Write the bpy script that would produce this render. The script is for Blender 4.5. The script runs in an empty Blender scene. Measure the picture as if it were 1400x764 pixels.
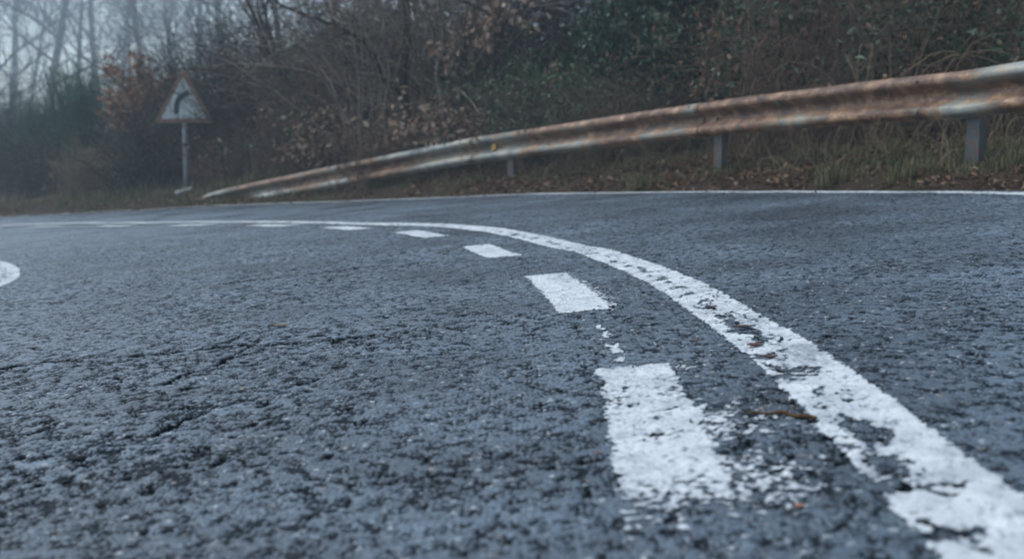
import bpy, math, random
import numpy as np
from mathutils import Vector, Matrix

SC = bpy.context.scene
COL = SC.collection
rng = np.random.default_rng(7)
random.seed(7)

# ---------------------------------------------------------------- camera
FPX = 1743.2                       # focal length in pixels of the 1400 px wide photograph
PITCH = math.radians(5.744)
CAMH = 0.4716
camd = bpy.data.cameras.new('camera'); cam = bpy.data.objects.new('camera', camd); COL.objects.link(cam)
SC.camera = cam
cam.location = (0, 0, CAMH); cam.rotation_euler = (math.pi/2 - PITCH, 0, 0)
camd.sensor_width = 36.0; camd.lens = FPX*36.0/1400.0
camd.clip_start = 0.05; camd.clip_end = 2000
camd.dof.use_dof = True; camd.dof.focus_distance = 3.55; camd.dof.aperture_fstop = 3.9
camd.dof.aperture_blades = 9

# ---------------------------------------------------------------- world, sun, exposure
SUN_EL, SUN_AZ = 48.0, 290.0       # a weak, very soft sun behind the overcast, high and to the left
W = bpy.data.worlds.new('World'); SC.world = W; W.use_nodes = True
wn = W.node_tree; bg = wn.nodes['Background']
sky = wn.nodes.new('ShaderNodeTexSky'); sky.sky_type = 'NISHITA'; sky.sun_disc = False
sky.sun_elevation = math.radians(SUN_EL); sky.sun_rotation = math.radians(SUN_AZ)
sky.air_density = 1.0; sky.dust_density = 1.0; sky.ozone_density = 1.5
hsv = wn.nodes.new('ShaderNodeHueSaturation'); hsv.inputs['Saturation'].default_value = 0.50
wn.links.new(sky.outputs[0], hsv.inputs['Color']); tint = wn.nodes.new('ShaderNodeMix'); tint.data_type = 'RGBA'; tint.blend_type = 'MULTIPLY'; tint.inputs[0].default_value = 1
tint.inputs[7].default_value = (.92, 1.0, 1.02, 1)      # the cool cast of the overcast evening
wn.links.new(hsv.outputs[0], tint.inputs[6]); wn.links.new(tint.outputs[2], bg.inputs[0])
bg.inputs[1].default_value = 0.15
sd = bpy.data.lights.new('sun', 'SUN'); sun = bpy.data.objects.new('sun', sd); COL.objects.link(sun)
sd.energy = 0.7; sd.angle = math.radians(25); sd.color = (1.0, 0.99, 0.97)
az = math.radians(SUN_AZ); el = math.radians(SUN_EL)
sv = Vector((math.sin(az)*math.cos(el), math.cos(az)*math.cos(el), math.sin(el)))
sun.rotation_euler = sv.to_track_quat('Z', 'Y').to_euler()
SC.view_settings.view_transform = 'Standard'; SC.view_settings.look = 'None'
SC.view_settings.exposure = 1.43; SC.view_settings.gamma = 1.0
SC.render.engine = 'CYCLES'
SC.cycles.use_denoising = True
SC.cycles.volume_bounces = 2
SC.cycles.max_bounces = 6; SC.cycles.diffuse_bounces = 3; SC.cycles.transparent_max_bounces = 8

# ---------------------------------------------------------------- noise in numpy
def h2(ix, iy, s):
    ix = ix.astype(np.int64).astype(np.uint32); iy = iy.astype(np.int64).astype(np.uint32)
    h = ix*np.uint32(374761393) + iy*np.uint32(668265263) + np.uint32((s*2246822519) & 0xffffffff)
    h = (h ^ (h >> np.uint32(13)))*np.uint32(1274126177)
    h = (h ^ (h >> np.uint32(16)))*np.uint32(2246822519)
    h = h ^ (h >> np.uint32(15))
    return h.astype(np.float64)/4294967296.0
def vn(x, y, s=0):
    ix = np.floor(x); iy = np.floor(y); fx = x-ix; fy = y-iy
    fx = fx*fx*(3-2*fx); fy = fy*fy*(3-2*fy)
    a = h2(ix, iy, s); b = h2(ix+1, iy, s); c = h2(ix, iy+1, s); d = h2(ix+1, iy+1, s)
    return (a*(1-fx)+b*fx)*(1-fy) + (c*(1-fx)+d*fx)*fy
def fbm(x, y, s=0, o=4):
    v = 0; a = 1; t = 0
    for i in range(o):
        v = v + a*vn(x*2**i, y*2**i, s+i*17); t += a; a *= .5
    return v/t
def worley(x, y, s=0):
    ix = np.floor(x); iy = np.floor(y)
    f1 = np.full(x.shape, 9.0); f2 = np.full(x.shape, 9.0); hid = np.zeros(x.shape)
    for dx in (-1, 0, 1):
        for dy in (-1, 0, 1):
            cx = ix+dx; cy = iy+dy
            px = cx + .1+.8*h2(cx, cy, s); py = cy + .1+.8*h2(cx, cy, s+1)
            d = np.hypot(px-x, py-y)
            nb = d < f1
            f2 = np.where(nb, f1, np.minimum(f2, d))
            hid = np.where(nb, h2(cx, cy, s+2), hid)
            f1 = np.where(nb, d, f1)
    return f1, f2, hid
def sstep(a, b, x):             # a may be larger than b: then it falls
    t = np.clip((x-a)/(b-a), 0, 1); return t*t*(3-2*t)

# ---------------------------------------------------------------- geometry helpers
SLOPE = 0.08633                    # the banked road rises towards its outer edge
def basez(x):
    x = np.asarray(x, float)
    xx = np.where(x < -14, -14+(x+14)*.45, x); xx = np.where(x > 6, 6+(x-6)*.4, xx)
    return SLOPE*xx
def at(px, py):                    # point of the road surface seen at a pixel of the photograph
    rx = (px-700)/FPX; ry = (py-382)/FPX
    d = (rx, math.cos(PITCH)-ry*math.sin(PITCH), -math.sin(PITCH)-ry*math.cos(PITCH))
    t = CAMH/(SLOPE*d[0]-d[2])
    return (t*d[0], t*d[1])
def pz(px, py, Z):                 # point at a pixel and a depth
    X = (px-700)/FPX*Z; Y = (py-382)/FPX*Z
    return (X, Z*math.cos(PITCH)-Y*math.sin(PITCH), CAMH - Z*math.sin(PITCH) - Y*math.cos(PITCH))
def xy(px, Z):
    return ((px-700)/FPX*Z, Z)

def spline(pts, step):
    P = np.array(pts, float); P = np.vstack([2*P[0]-P[1], P, 2*P[-1]-P[-2]])
    out = []
    for i in range(1, len(P)-2):
        p0, p1, p2, p3 = P[i-1:i+3]
        a = max(2, int(np.linalg.norm(p2-p1)/.05))
        t = np.linspace(0, 1, a, endpoint=False)[:, None]
        t0 = 0; d01 = max(np.linalg.norm(p1-p0)**.5, 1e-4); d12 = max(np.linalg.norm(p2-p1)**.5, 1e-4); d23 = max(np.linalg.norm(p3-p2)**.5, 1e-4)
        m1 = (p2-p1) + d12*((p1-p0)/d01 - (p2-p0)/(d01+d12)); m2 = (p2-p1) + d12*((p3-p2)/d23 - (p3-p1)/(d12+d23))
        out.append((2*t**3-3*t**2+1)*p1 + (t**3-2*t**2+t)*m1 + (-2*t**3+3*t**2)*p2 + (t**3-t**2)*m2)
    out = np.vstack(out+[P[-2:-1]])
    for _ in range(2):
        k = np.array([1, 2, 3, 2, 1.])/9
        sm = np.column_stack([np.convolve(np.pad(out[:, c], 2, 'edge'), k, 'valid') for c in range(out.shape[1])]); sm[0] = out[0]; sm[-1] = out[-1]; out = sm
    L = np.r_[0, np.cumsum(np.linalg.norm(np.diff(out, axis=0), axis=1))]
    if np.isscalar(step): s = np.arange(0, L[-1], step)
    else: s = step[step < L[-1]]
    return np.column_stack([np.interp(s, L, out[:, c]) for c in range(out.shape[1])]), s
def normals(C):
    T = np.gradient(C, axis=0)[:, :2]; T /= np.linalg.norm(T, axis=1)[:, None]
    return np.column_stack([T[:, 1], -T[:, 0]])      # to the right of the direction of travel

# curves run from behind the camera away into the distance
EDGE = [(2.2,-14),(2.75,-6),(3.0,-1),(3.08,2),(3.02,4.6),(2.80,6.95),(2.44,8.25),(1.95,9.6),(1.06,11.6),(0.0,13.45),(-1.55,15.8),(-2.9,17.65),(-6.33,22.0),(-12.2,28.6),(-19,34.5),(-29,40.5),(-44,45),(-70,46)]
SOLID = [(-.35,-14),(.15,-6),(.42,-1),(.52,1.2),(.545,1.85),(.565,2.4),(.562,3.0),(.535,3.7),(.46,4.75),(.30,5.95),(.0,7.36),(-.346,8.42),(-.975,9.68),(-1.8,11.15),(-3.06,13.2),(-5.75,16.9),(-8.3,19.9),(-13,24.3),(-20,29),(-30,33)]
INNER = [(-3.3,-14),(-2.9,-6),(-2.62,-1),(-2.5,2),(-2.56,4.6),(-2.80,6.9),(-3.06,7.7),(-3.43,8.5),(-4.1,9.6),(-5.2,10.95),(-7.2,13.0),(-10.5,15.8),(-15,18.5)]
edgeC, edgeS = spline(EDGE, .1); edgeN = normals(edgeC)
innerC, _ = spline(INNER, .2)
EC = edgeC[::5]
def sdist(x, y, C):                # signed distance to a polyline, positive on its right
    sh = x.shape; x = x.ravel(); y = y.ravel()
    best = np.full(x.shape, 1e18); sg = np.ones(x.shape)
    for i in range(len(C)-1):
        ax, ay = C[i]; bx, by = C[i+1]; dx = bx-ax; dy = by-ay
        t = np.clip(((x-ax)*dx+(y-ay)*dy)/(dx*dx+dy*dy), 0, 1)
        ex = x-ax-t*dx; ey = y-ay-t*dy; d = ex*ex+ey*ey
        m = d < best; best = np.where(m, d, best); sg = np.where(m, np.sign(dy*(x-ax)-dx*(y-ay)), sg)
    return (np.sqrt(best)*sg).reshape(sh)
PROF = ([-50,.04,.12,.2,.4,.75,1.3,2.5,5,10,40,160], [-.06,-.06,-.012,.025,.085,.155,.21,.32,.58,1.0,2.6,5.0])
def vergez(x, y, d):
    z = basez(x) + np.interp(d, *PROF)*np.where(d > .1, np.interp(y, [7, 14, 21], [.8, 1.05, 1.35]), 1)
    k = sstep(.12, .5, d)
    return z + k*(.05*(vn(x*3, y*3, 5)-.5) + .02*(vn(x*13, y*13, 6)-.5)) + sstep(2, 8, d)*.4*(vn(x*.3, y*.3, 9)-.5)
def gz(x, y):
    x = np.atleast_1d(np.asarray(x, float)); y = np.atleast_1d(np.asarray(y, float))
    return vergez(x, y, sdist(x, y, EC[::2]))
def g1(x, y): return float(gz(x, y)[0])

def mesh(name, V, F, mat, parent=None, smooth=False, attrs=None):
    """V (n,3) array; F either one (m,k) array or a list of such arrays; linked as one object."""
    me = bpy.data.meshes.new(name); V = np.asarray(V, np.float32)
    Fs = [f for f in (F if isinstance(F, list) else [F]) if len(f)]
    me.vertices.add(len(V)); me.vertices.foreach_set('co', V.ravel())
    loops = np.concatenate([np.asarray(f, np.int32).ravel() for f in Fs])
    sizes = np.concatenate([np.full(len(f), f.shape[1], np.int32) for f in Fs])
    me.loops.add(len(loops)); me.loops.foreach_set('vertex_index', loops)
    me.polygons.add(len(sizes)); me.polygons.foreach_set('loop_start', np.r_[0, np.cumsum(sizes)[:-1]].astype(np.int32))
    me.polygons.foreach_set('use_smooth', np.full(len(sizes), smooth))
    me.update(calc_edges=True)
    if attrs:
        for k, v in attrs.items():
            a = me.attributes.new(k, 'FLOAT', 'POINT'); a.data.foreach_set('value', np.asarray(v, np.float32).ravel())
    if mat: me.materials.append(mat)
    o = bpy.data.objects.new(name, me); COL.objects.link(o)
    if parent: o.parent = parent
    return o
def tag(o, label=None, cat=None, group=None, kind=None):
    if label: o['label'] = label
    if cat: o['category'] = cat
    if group: o['group'] = group
    if kind: o['kind'] = kind
    return o
def empty(name, loc, label, cat, group=None, rz=0):
    o = bpy.data.objects.new(name, None); COL.objects.link(o); o.location = loc; o.rotation_euler = (0, 0, rz)
    o.empty_display_size = .1
    return tag(o, label, cat, group)
def gridF(n, m, wrap=False):       # faces of an n x m vertex grid
    i = np.arange(n-1)[:, None]; j = np.arange(m if wrap else m-1)[None, :]
    j2 = (j+1) % m
    a = i*m+j; b = i*m+j2; c = (i+1)*m+j2; d = (i+1)*m+j
    return np.stack([a, b, c, d], -1).reshape(-1, 4)
class Geo:
    def __init__(s): s.V = []; s.Q = []; s.T = []; s.n = 0
    def add(s, V, Q=None, T=None):
        if Q is not None and len(Q): s.Q.append(np.asarray(Q)+s.n)
        if T is not None and len(T): s.T.append(np.asarray(T)+s.n)
        s.V.append(np.asarray(V, float)); s.n += len(V)
    def tube(s, P, R, k=4, cap=False):
        P = np.asarray(P, float); R = np.broadcast_to(np.asarray(R, float), (len(P),))
        T = np.gradient(P, axis=0); T /= np.linalg.norm(T, axis=1)[:, None]+1e-9
        ref = np.array([0.31, .95, .05]) if abs(T[:, 2]).mean() > .7 else np.array([0, 0, 1.])
        A = np.cross(T, ref); A /= np.linalg.norm(A, axis=1)[:, None]+1e-9; B = np.cross(T, A)
        an = np.arange(k)*2*math.pi/k
        V = P[:, None]+R[:, None, None]*(np.cos(an)[None, :, None]*A[:, None]+np.sin(an)[None, :, None]*B[:, None])
        n0 = s.n
        s.add(V.reshape(-1, 3), gridF(len(P), k, True))
        if cap:
            for e in (0, len(P)-1):
                c = s.n; s.add(P[e:e+1]); ii = np.arange(k)
                f = np.stack([n0+e*k+ii, n0+e*k+(ii+1) % k, np.full(k, c)], 1)
                s.T.append(f if e else f[:, ::-1])
    def box(s, c, size, M=None):
        x, y, z = [v/2 for v in size]
        V = np.array([(i, j, k) for i in (-x, x) for j in (-y, y) for k in (-z, z)])
        if M is not None: V = V@np.array(M).T
        s.add(V+np.array(c), [(0,1,3,2),(4,6,7,5),(0,4,5,1),(2,3,7,6),(0,2,6,4),(1,5,7,3)])
    def build(s, name, mat, parent=None, smooth=False):
        F = []
        if s.Q: F.append(np.vstack(s.Q))
        if s.T: F.append(np.vstack(s.T))
        if not F: return None
        V = np.vstack(s.V)
        if parent is not None:
            V = V - np.array(parent.location)
        return mesh(name, V, F, mat, parent, smooth)

# ---------------------------------------------------------------- materials
def newmat(name):
    m = bpy.data.materials.new(name); m.use_nodes = True; nt = m.node_tree
    return m, nt, nt.nodes['Principled BSDF']
def N(nt, t, **kw):
    n = nt.nodes.new(t)
    for k, v in kw.items(): setattr(n, k, v)
    return n
def ramp(nt, stops, inp=None):
    r = N(nt, 'ShaderNodeValToRGB'); e = r.color_ramp.elements
    while len(e) < len(stops): e.new(.5)
    for i, (p, c) in enumerate(stops):
        e[i].position = p; e[i].color = (*c, 1) if len(c) == 3 else c
    if inp is not None: nt.links.new(inp, r.inputs[0])
    return r
def noise(nt, scale, detail=4, vec=None, rough=.5):
    n = N(nt, 'ShaderNodeTexNoise'); n.inputs['Scale'].default_value = scale; n.inputs['Detail'].default_value = detail; n.inputs['Roughness'].default_value = rough
    if vec is not None: nt.links.new(vec, n.inputs['Vector'])
    return n
def mixc(nt, fac, a, b, blend='MIX'):
    m = N(nt, 'ShaderNodeMix', data_type='RGBA', blend_type=blend)
    for s, v in ((m.inputs[0], fac), (m.inputs[6], a), (m.inputs[7], b)):
        if hasattr(v, 'is_output'): nt.links.new(v, s)
        elif isinstance(v, tuple): s.default_value = (*v, 1)
        else: s.default_value = v
    return m.outputs[2]
def mth(nt, op, a, b=None, clamp=False):
    m = N(nt, 'ShaderNodeMath', operation=op, use_clamp=clamp)
    for s, v in ((m.inputs[0], a), (m.inputs[1], b)):
        if v is None: continue
        if hasattr(v, 'is_output'): nt.links.new(v, s)
        else: s.default_value = v
    return m.outputs[0]
def bump(nt, bs, h, strength, dist):
    b = N(nt, 'ShaderNodeBump'); b.inputs['Strength'].default_value = strength; b.inputs['Distance'].default_value = dist
    nt.links.new(h, b.inputs['Height']); nt.links.new(b.outputs[0], bs.inputs['Normal'])
def attr(nt, name): return N(nt, 'ShaderNodeAttribute', attribute_name=name).outputs['Fac']
def objco(nt): return N(nt, 'ShaderNodeTexCoord').outputs['Object']

def mat_asphalt():
    m, nt, bs = newmat('asphalt'); co = objco(nt)
    n1 = noise(nt, 1.1, 5, co); n2 = noise(nt, 120, 4, co, .75); n3 = noise(nt, 3, 4, co)
    base = ramp(nt, [(.3, (.040,.058,.077)), (.7, (.092,.126,.158))], n1.outputs[0]).outputs[0]
    fine = ramp(nt, [(.34, (.35,.36,.38)), (.5, (1.,1.,1.)), (.66, (1.85,1.80,1.74))], n2.outputs[0]).outputs[0]
    base = mixc(nt, 1.0, base, fine, 'MULTIPLY')
    pat = ramp(nt, [(.36, (.66,.68,.70)), (.62, (1.22,1.23,1.25))], n3.outputs[0]).outputs[0]
    base = mixc(nt, 1.0, base, pat, 'MULTIPLY')
    v = N(nt, 'ShaderNodeTexVoronoi'); v.inputs['Scale'].default_value = 66; nt.links.new(co, v.inputs['Vector'])
    sep = N(nt, 'ShaderNodeSeparateColor'); nt.links.new(v.outputs['Color'], sep.inputs[0])
    stone = ramp(nt, [(0, (.025,.033,.045)), (.35, (.07,.09,.115)), (.75, (.20,.235,.27)), (.92, (.48,.50,.51)), (1, (.26,.18,.14))], sep.outputs[1]).outputs[0]
    sel = mth(nt, 'MULTIPLY', mth(nt, 'GREATER_THAN', sep.outputs[0], .50), mth(nt, 'LESS_THAN', v.outputs['Distance'], .36))
    base = mixc(nt, mth(nt, 'MULTIPLY', sel, .9), base, stone)
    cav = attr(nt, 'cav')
    base = mixc(nt, cav, base, (.005,.0065,.0085))  # dirt plus the shading of the hollows, both put into the base colour
    nt.links.new(base, bs.inputs['Base Color'])
    r = ramp(nt, [(.35, (.20,)*3), (.65, (.50,)*3)], n1.outputs[0])
    rr = mth(nt, 'ADD', r.outputs[0], mth(nt, 'MULTIPLY', cav, .35))
    nt.links.new(rr, bs.inputs['Roughness'])
    nt.links.new(mth(nt, 'MULTIPLY', mth(nt, 'SUBTRACT', 1.0, cav, True), .62), bs.inputs['Specular IOR Level'])  # gloss taken out of the cavities too, standing in for their occlusion
    h = mth(nt, 'ADD', n2.outputs[0], mth(nt, 'MULTIPLY', v.outputs['Distance'], -1.4))
    bump(nt, bs, h, .55, .004)
    return m
def mat_paint():
    m, nt, bs = newmat('road_paint'); co = objco(nt)
    n1 = noise(nt, 14, 6, co, .65); n2 = noise(nt, 190, 4, co, .7); n3 = noise(nt, 420, 2, co, .7)
    c = ramp(nt, [(.3, (.38,.41,.43)), (.48, (.58,.60,.61)), (.72, (.74,.75,.74))], n1.outputs[0]).outputs[0]
    d = ramp(nt, [(.32, (.34,.36,.39)), (.46, (1,1,1))], n2.outputs[0]).outputs[0]
    c = mixc(nt, .8, c, d, 'MULTIPLY')
    c = mixc(nt, attr(nt, 'scuff'), c, (.13,.15,.18))
    nt.links.new(c, bs.inputs['Base Color']); bs.inputs['Roughness'].default_value = .6
    bump(nt, bs, mth(nt, 'ADD', n2.outputs[0], n3.outputs[0]), .5, .0025)
    return m
def mat_soil():
    m, nt, bs = newmat('soil'); co = objco(nt)
    n1 = noise(nt, 1.6, 6, co); n2 = noise(nt, 35, 5, co, .7)
    c = ramp(nt, [(.3, (.035,.022,.015)), (.5, (.06,.037,.024)), (.62, (.045,.045,.02)), (.8, (.035,.05,.015))], n1.outputs[0]).outputs[0]
    c = mixc(nt, .8, c, ramp(nt, [(.3, (.35,)*3), (.7, (1.3,)*3)], n2.outputs[0]).outputs[0], 'MULTIPLY')
    nt.links.new(c, bs.inputs['Base Color']); bs.inputs['Roughness'].default_value = .9; bs.inputs['Specular IOR Level'].default_value = .1
    bump(nt, bs, n2.outputs[0], .8, .03)
    return m
def mat_leaf(name, cols, rough=.5, trans=.15):
    m, nt, bs = newmat(name)
    g = N(nt, 'ShaderNodeNewGeometry')
    r = ramp(nt, [(i/(len(cols)-1) if len(cols) > 1 else 0, c) for i, c in enumerate(cols)], g.outputs['Random Per Island'])
    nt.links.new(r.outputs[0], bs.inputs['Base Color']); bs.inputs['Roughness'].default_value = rough
    bs.inputs['Specular IOR Level'].default_value = .35 if rough < .55 else .12
    if trans:
        t = N(nt, 'ShaderNodeBsdfTranslucent'); nt.links.new(r.outputs[0], t.inputs[0])
        mx = N(nt, 'ShaderNodeMixShader'); mx.inputs[0].default_value = trans
        nt.links.new(bs.outputs[0], mx.inputs[1]); nt.links.new(t.outputs[0], mx.inputs[2])
        nt.links.new(mx.outputs[0], nt.nodes['Material Output'].inputs[0])
    return m
def mat_bark(name, a, b, scale=12):
    m, nt, bs = newmat(name); co = objco(nt)
    mp = N(nt, 'ShaderNodeMapping'); mp.inputs['Scale'].default_value = (1, 1, .25); nt.links.new(co, mp.inputs[0])
    n = noise(nt, scale, 5, mp.outputs[0], .65)
    c = ramp(nt, [(.35, a), (.65, b)], n.outputs[0])
    nt.links.new(c.outputs[0], bs.inputs['Base Color']); bs.inputs['Roughness'].default_value = .85; bs.inputs['Specular IOR Level'].default_value = .15
    bump(nt, bs, n.outputs[0], .6, .02)
    return m
def mat_rail():
    m, nt, bs = newmat('rusty_galvanised_steel'); co = objco(nt)
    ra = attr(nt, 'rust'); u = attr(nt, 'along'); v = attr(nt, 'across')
    cb = N(nt, 'ShaderNodeCombineXYZ')
    nt.links.new(mth(nt, 'MULTIPLY', u, 2.4), cb.inputs[0]); nt.links.new(mth(nt, 'MULTIPLY', v, 1.6), cb.inputs[1])
    st = noise(nt, 2.2, 6, cb.outputs[0], .65)          # rust runs down from the ridges
    blot = noise(nt, 3.0, 6, co, .6); fine = noise(nt, 60, 4, co, .7)
    k = mth(nt, 'ADD', mth(nt, 'MULTIPLY', st.outputs[0], .55), mth(nt, 'MULTIPLY', blot.outputs[0], .45))
    k = mth(nt, 'ADD', k, mth(nt, 'MULTIPLY', mth(nt, 'SUBTRACT', fine.outputs[0], .5), .22))
    k = mth(nt, 'ADD', k, mth(nt, 'SUBTRACT', ra, .5))
    f = ramp(nt, [(.46, (0,)*3), (.54, (1,)*3)], k).outputs[0]
    zinc = ramp(nt, [(.3, (.20,.21,.20)), (.5, (.36,.37,.35)), (.75, (.54,.53,.48))], blot.outputs[0]).outputs[0]
    stain = ramp(nt, [(.35, (1,1,1)), (.55, (.72,.60,.44))], k).outputs[0]
    zinc = mixc(nt, 1.0, zinc, stain, 'MULTIPLY')
    rust = ramp(nt, [(.30, (.040,.021,.014)), (.43, (.125,.060,.036)), (.54, (.225,.120,.066)), (.66, (.44,.32,.19))], mth(nt, 'ADD', mth(nt, 'MULTIPLY', st.outputs[0], .6), mth(nt, 'MULTIPLY', fine.outputs[0], .4))).outputs[0]
    c = mixc(nt, f, zinc, rust)
    c = mixc(nt, 1.0, c, ramp(nt, [(.34, (.5,.5,.5)), (.52, (1.05,)*3), (.66, (1.45,)*3)], st.outputs[0]).outputs[0], 'MULTIPLY')
    valley_tone = ramp(nt, [(.16, (1,1,1)), (.34, (.42,.38,.35)), (.50, (.50,.45,.41)), (.66, (1,1,1))], v).outputs[0]   # darker band from below the upper ridge into the valley
    c = mixc(nt, .55, c, valley_tone, 'MULTIPLY')
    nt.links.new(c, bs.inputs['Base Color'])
    nt.links.new(mth(nt, 'SUBTRACT', 1.0, f), bs.inputs['Metallic'])
    mm = mth(nt, 'MULTIPLY', mth(nt, 'SUBTRACT', 1.0, f), .35)
    nt.links.new(mm, bs.inputs['Metallic'])
    bs.inputs['Roughness'].default_value = .55
    bump(nt, bs, fine.outputs[0], .3, .003)
    return m
def mat_metal(name, a, b, rust=.0, metallic=.3, rough=.5, scale=7):
    m, nt, bs = newmat(name); co = objco(nt)
    n = noise(nt, scale, 6, co, .65); n2 = noise(nt, scale*4, 5, co, .7)
    c = ramp(nt, [(.35, a), (.65, b)], n.outputs[0]).outputs[0]
    if rust:
        k = mth(nt, 'ADD', n2.outputs[0], mth(nt, 'MULTIPLY', n.outputs[0], .5))
        f = ramp(nt, [(.88-rust, (0,)*3), (.98-rust, (1,)*3)], k).outputs[0]
        c = mixc(nt, f, c, (.12,.05,.025))
    nt.links.new(c, bs.inputs['Base Color']); bs.inputs['Metallic'].default_value = metallic; bs.inputs['Roughness'].default_value = rough
    bump(nt, bs, n2.outputs[0], .25, .002)
    return m

M = dict(
    asphalt=mat_asphalt(), paint=mat_paint(), soil=mat_soil(), rail=mat_rail(),
    post=mat_metal('weathered_post_steel', (.045,.060,.068), (.095,.12,.13), .14),
    pole=mat_metal('galvanised_pole', (.15,.18,.19), (.23,.26,.27), .05, .3),
    bark=mat_bark('dark_bark', (.016,.012,.010), (.06,.048,.038)),
    greybark=mat_bark('grey_bark', (.05,.046,.042), (.12,.108,.095)),
    stem=mat_bark('bramble_stem', (.07,.04,.03), (.22,.15,.11), 6),
    drystem=mat_bark('dry_stalk', (.12,.085,.05), (.26,.20,.125), 6),
    blackbark=mat_bark('wet_black_bark', (.012,.010,.009), (.035,.028,.023)),
    holly=mat_leaf('dark_evergreen_leaf', [(.009,.028,.013), (.018,.050,.022), (.032,.080,.036), (.055,.11,.06)], .38, .08),
    bramble=mat_leaf('bramble_leaf', [(.014,.038,.014), (.03,.070,.028), (.05,.10,.045), (.11,.14,.085), (.08,.04,.025)], .5, .12),
    fresh=mat_leaf('green_leaf', [(.02,.06,.012), (.035,.10,.02), (.05,.12,.03)], .45, .2),
    dead=mat_leaf('dead_leaf', [(.09,.045,.025), (.16,.085,.045), (.24,.14,.085), (.34,.22,.15)], .7, .25),
    pale=mat_leaf('pale_dead_leaf', [(.16,.09,.055), (.28,.17,.11), (.42,.29,.21), (.55,.42,.33)], .7, .25),
    vine=mat_bark('pale_vine_bark', (.09,.07,.052), (.30,.25,.19), 8),
    oak=mat_leaf('rust_brown_leaf', [(.16,.065,.03), (.27,.115,.055), (.38,.18,.09), (.45,.27,.17)], .7, .25),
    litter=mat_leaf('leaf_litter', [(.05,.028,.016), (.11,.055,.030), (.18,.10,.058), (.32,.21,.14), (.07,.045,.025)], .65, .1),
    grass=mat_leaf('verge_grass', [(.045,.070,.022), (.09,.10,.038), (.17,.145,.075), (.30,.24,.15), (.05,.09,.028)], .6, .25),
    broom=mat_leaf('broom_shoot', [(.04,.095,.05), (.06,.13,.07), (.09,.16,.085)], .6, .1),
)

# ---------------------------------------------------------------- asphalt relief
CRACKS = [   # (points in the photograph, half width, depth)
    ([(0,508),(20,503),(60,499),(110,495),(152,491),(200,487),(245,483),(290,478),(330,474),(372,474),(430,471),(475,466),(512,462)], .017, .014),
    ([(335,540),(318,549),(300,557),(285,565),(262,573),(240,584),(215,600)], .009, .010),
    ([(345,475),(300,500),(268,510),(240,522),(180,535)], .011, .008),
    ([(560,655),(640,660),(700,668),(760,672),(840,665)], .0050, .0045),
    ([(300,388),(350,382),(420,374),(515,361)], .025, .007),
    ([(1300,455),(1350,452),(1400,447)], .009, .006),
    ([(1240,745),(1290,738),(1330,745),(1350,764)], .006, .006),
    ([(876,572),(905,571),(930,566),(950,557)], .0035, .004),
    ([(1225,670),(1262,676),(1312,681)], .006, .007),
    ([(1040,497),(1078,509),(1133,511)], .007, .006),
    ([(1160,480),(1240,470),(1330,473)], .007, .005),
    ([(1262,722),(1300,733),(1340,742)], .009, .008),
]
CRW = [(np.array([at(*p) for p in c]), w, d) for c, w, d in CRACKS]
def crackfield(x, y):
    """depth of cracks at road points"""
    out = np.zeros(x.shape)
    wx = x + .010*(vn(x*45, y*45, 91)-.5) + .02*(vn(x*12, y*12, 93)-.5); wy = y + .016*(vn(x*45, y*45, 92)-.5) + .05*(vn(x*12, y*12, 94)-.5)
    for C, w, dep in CRW:
        lo = C.min(0)-.1; hi = C.max(0)+.1
        m = (x > lo[0]) & (x < hi[0]) & (y > lo[1]) & (y < hi[1])
        if not m.any(): continue
        d = np.abs(sdist(wx[m], wy[m], C))
        mod = .35+1.1*vn(x[m]*25, y[m]*25, 95)
        out[m] = np.maximum(out[m], dep*(1-sstep(w*.35*mod, w*1.5*mod, d))*sstep(.28, .5, vn(x[m]*9, y[m]*9, 96)+.12))
    return out
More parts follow.
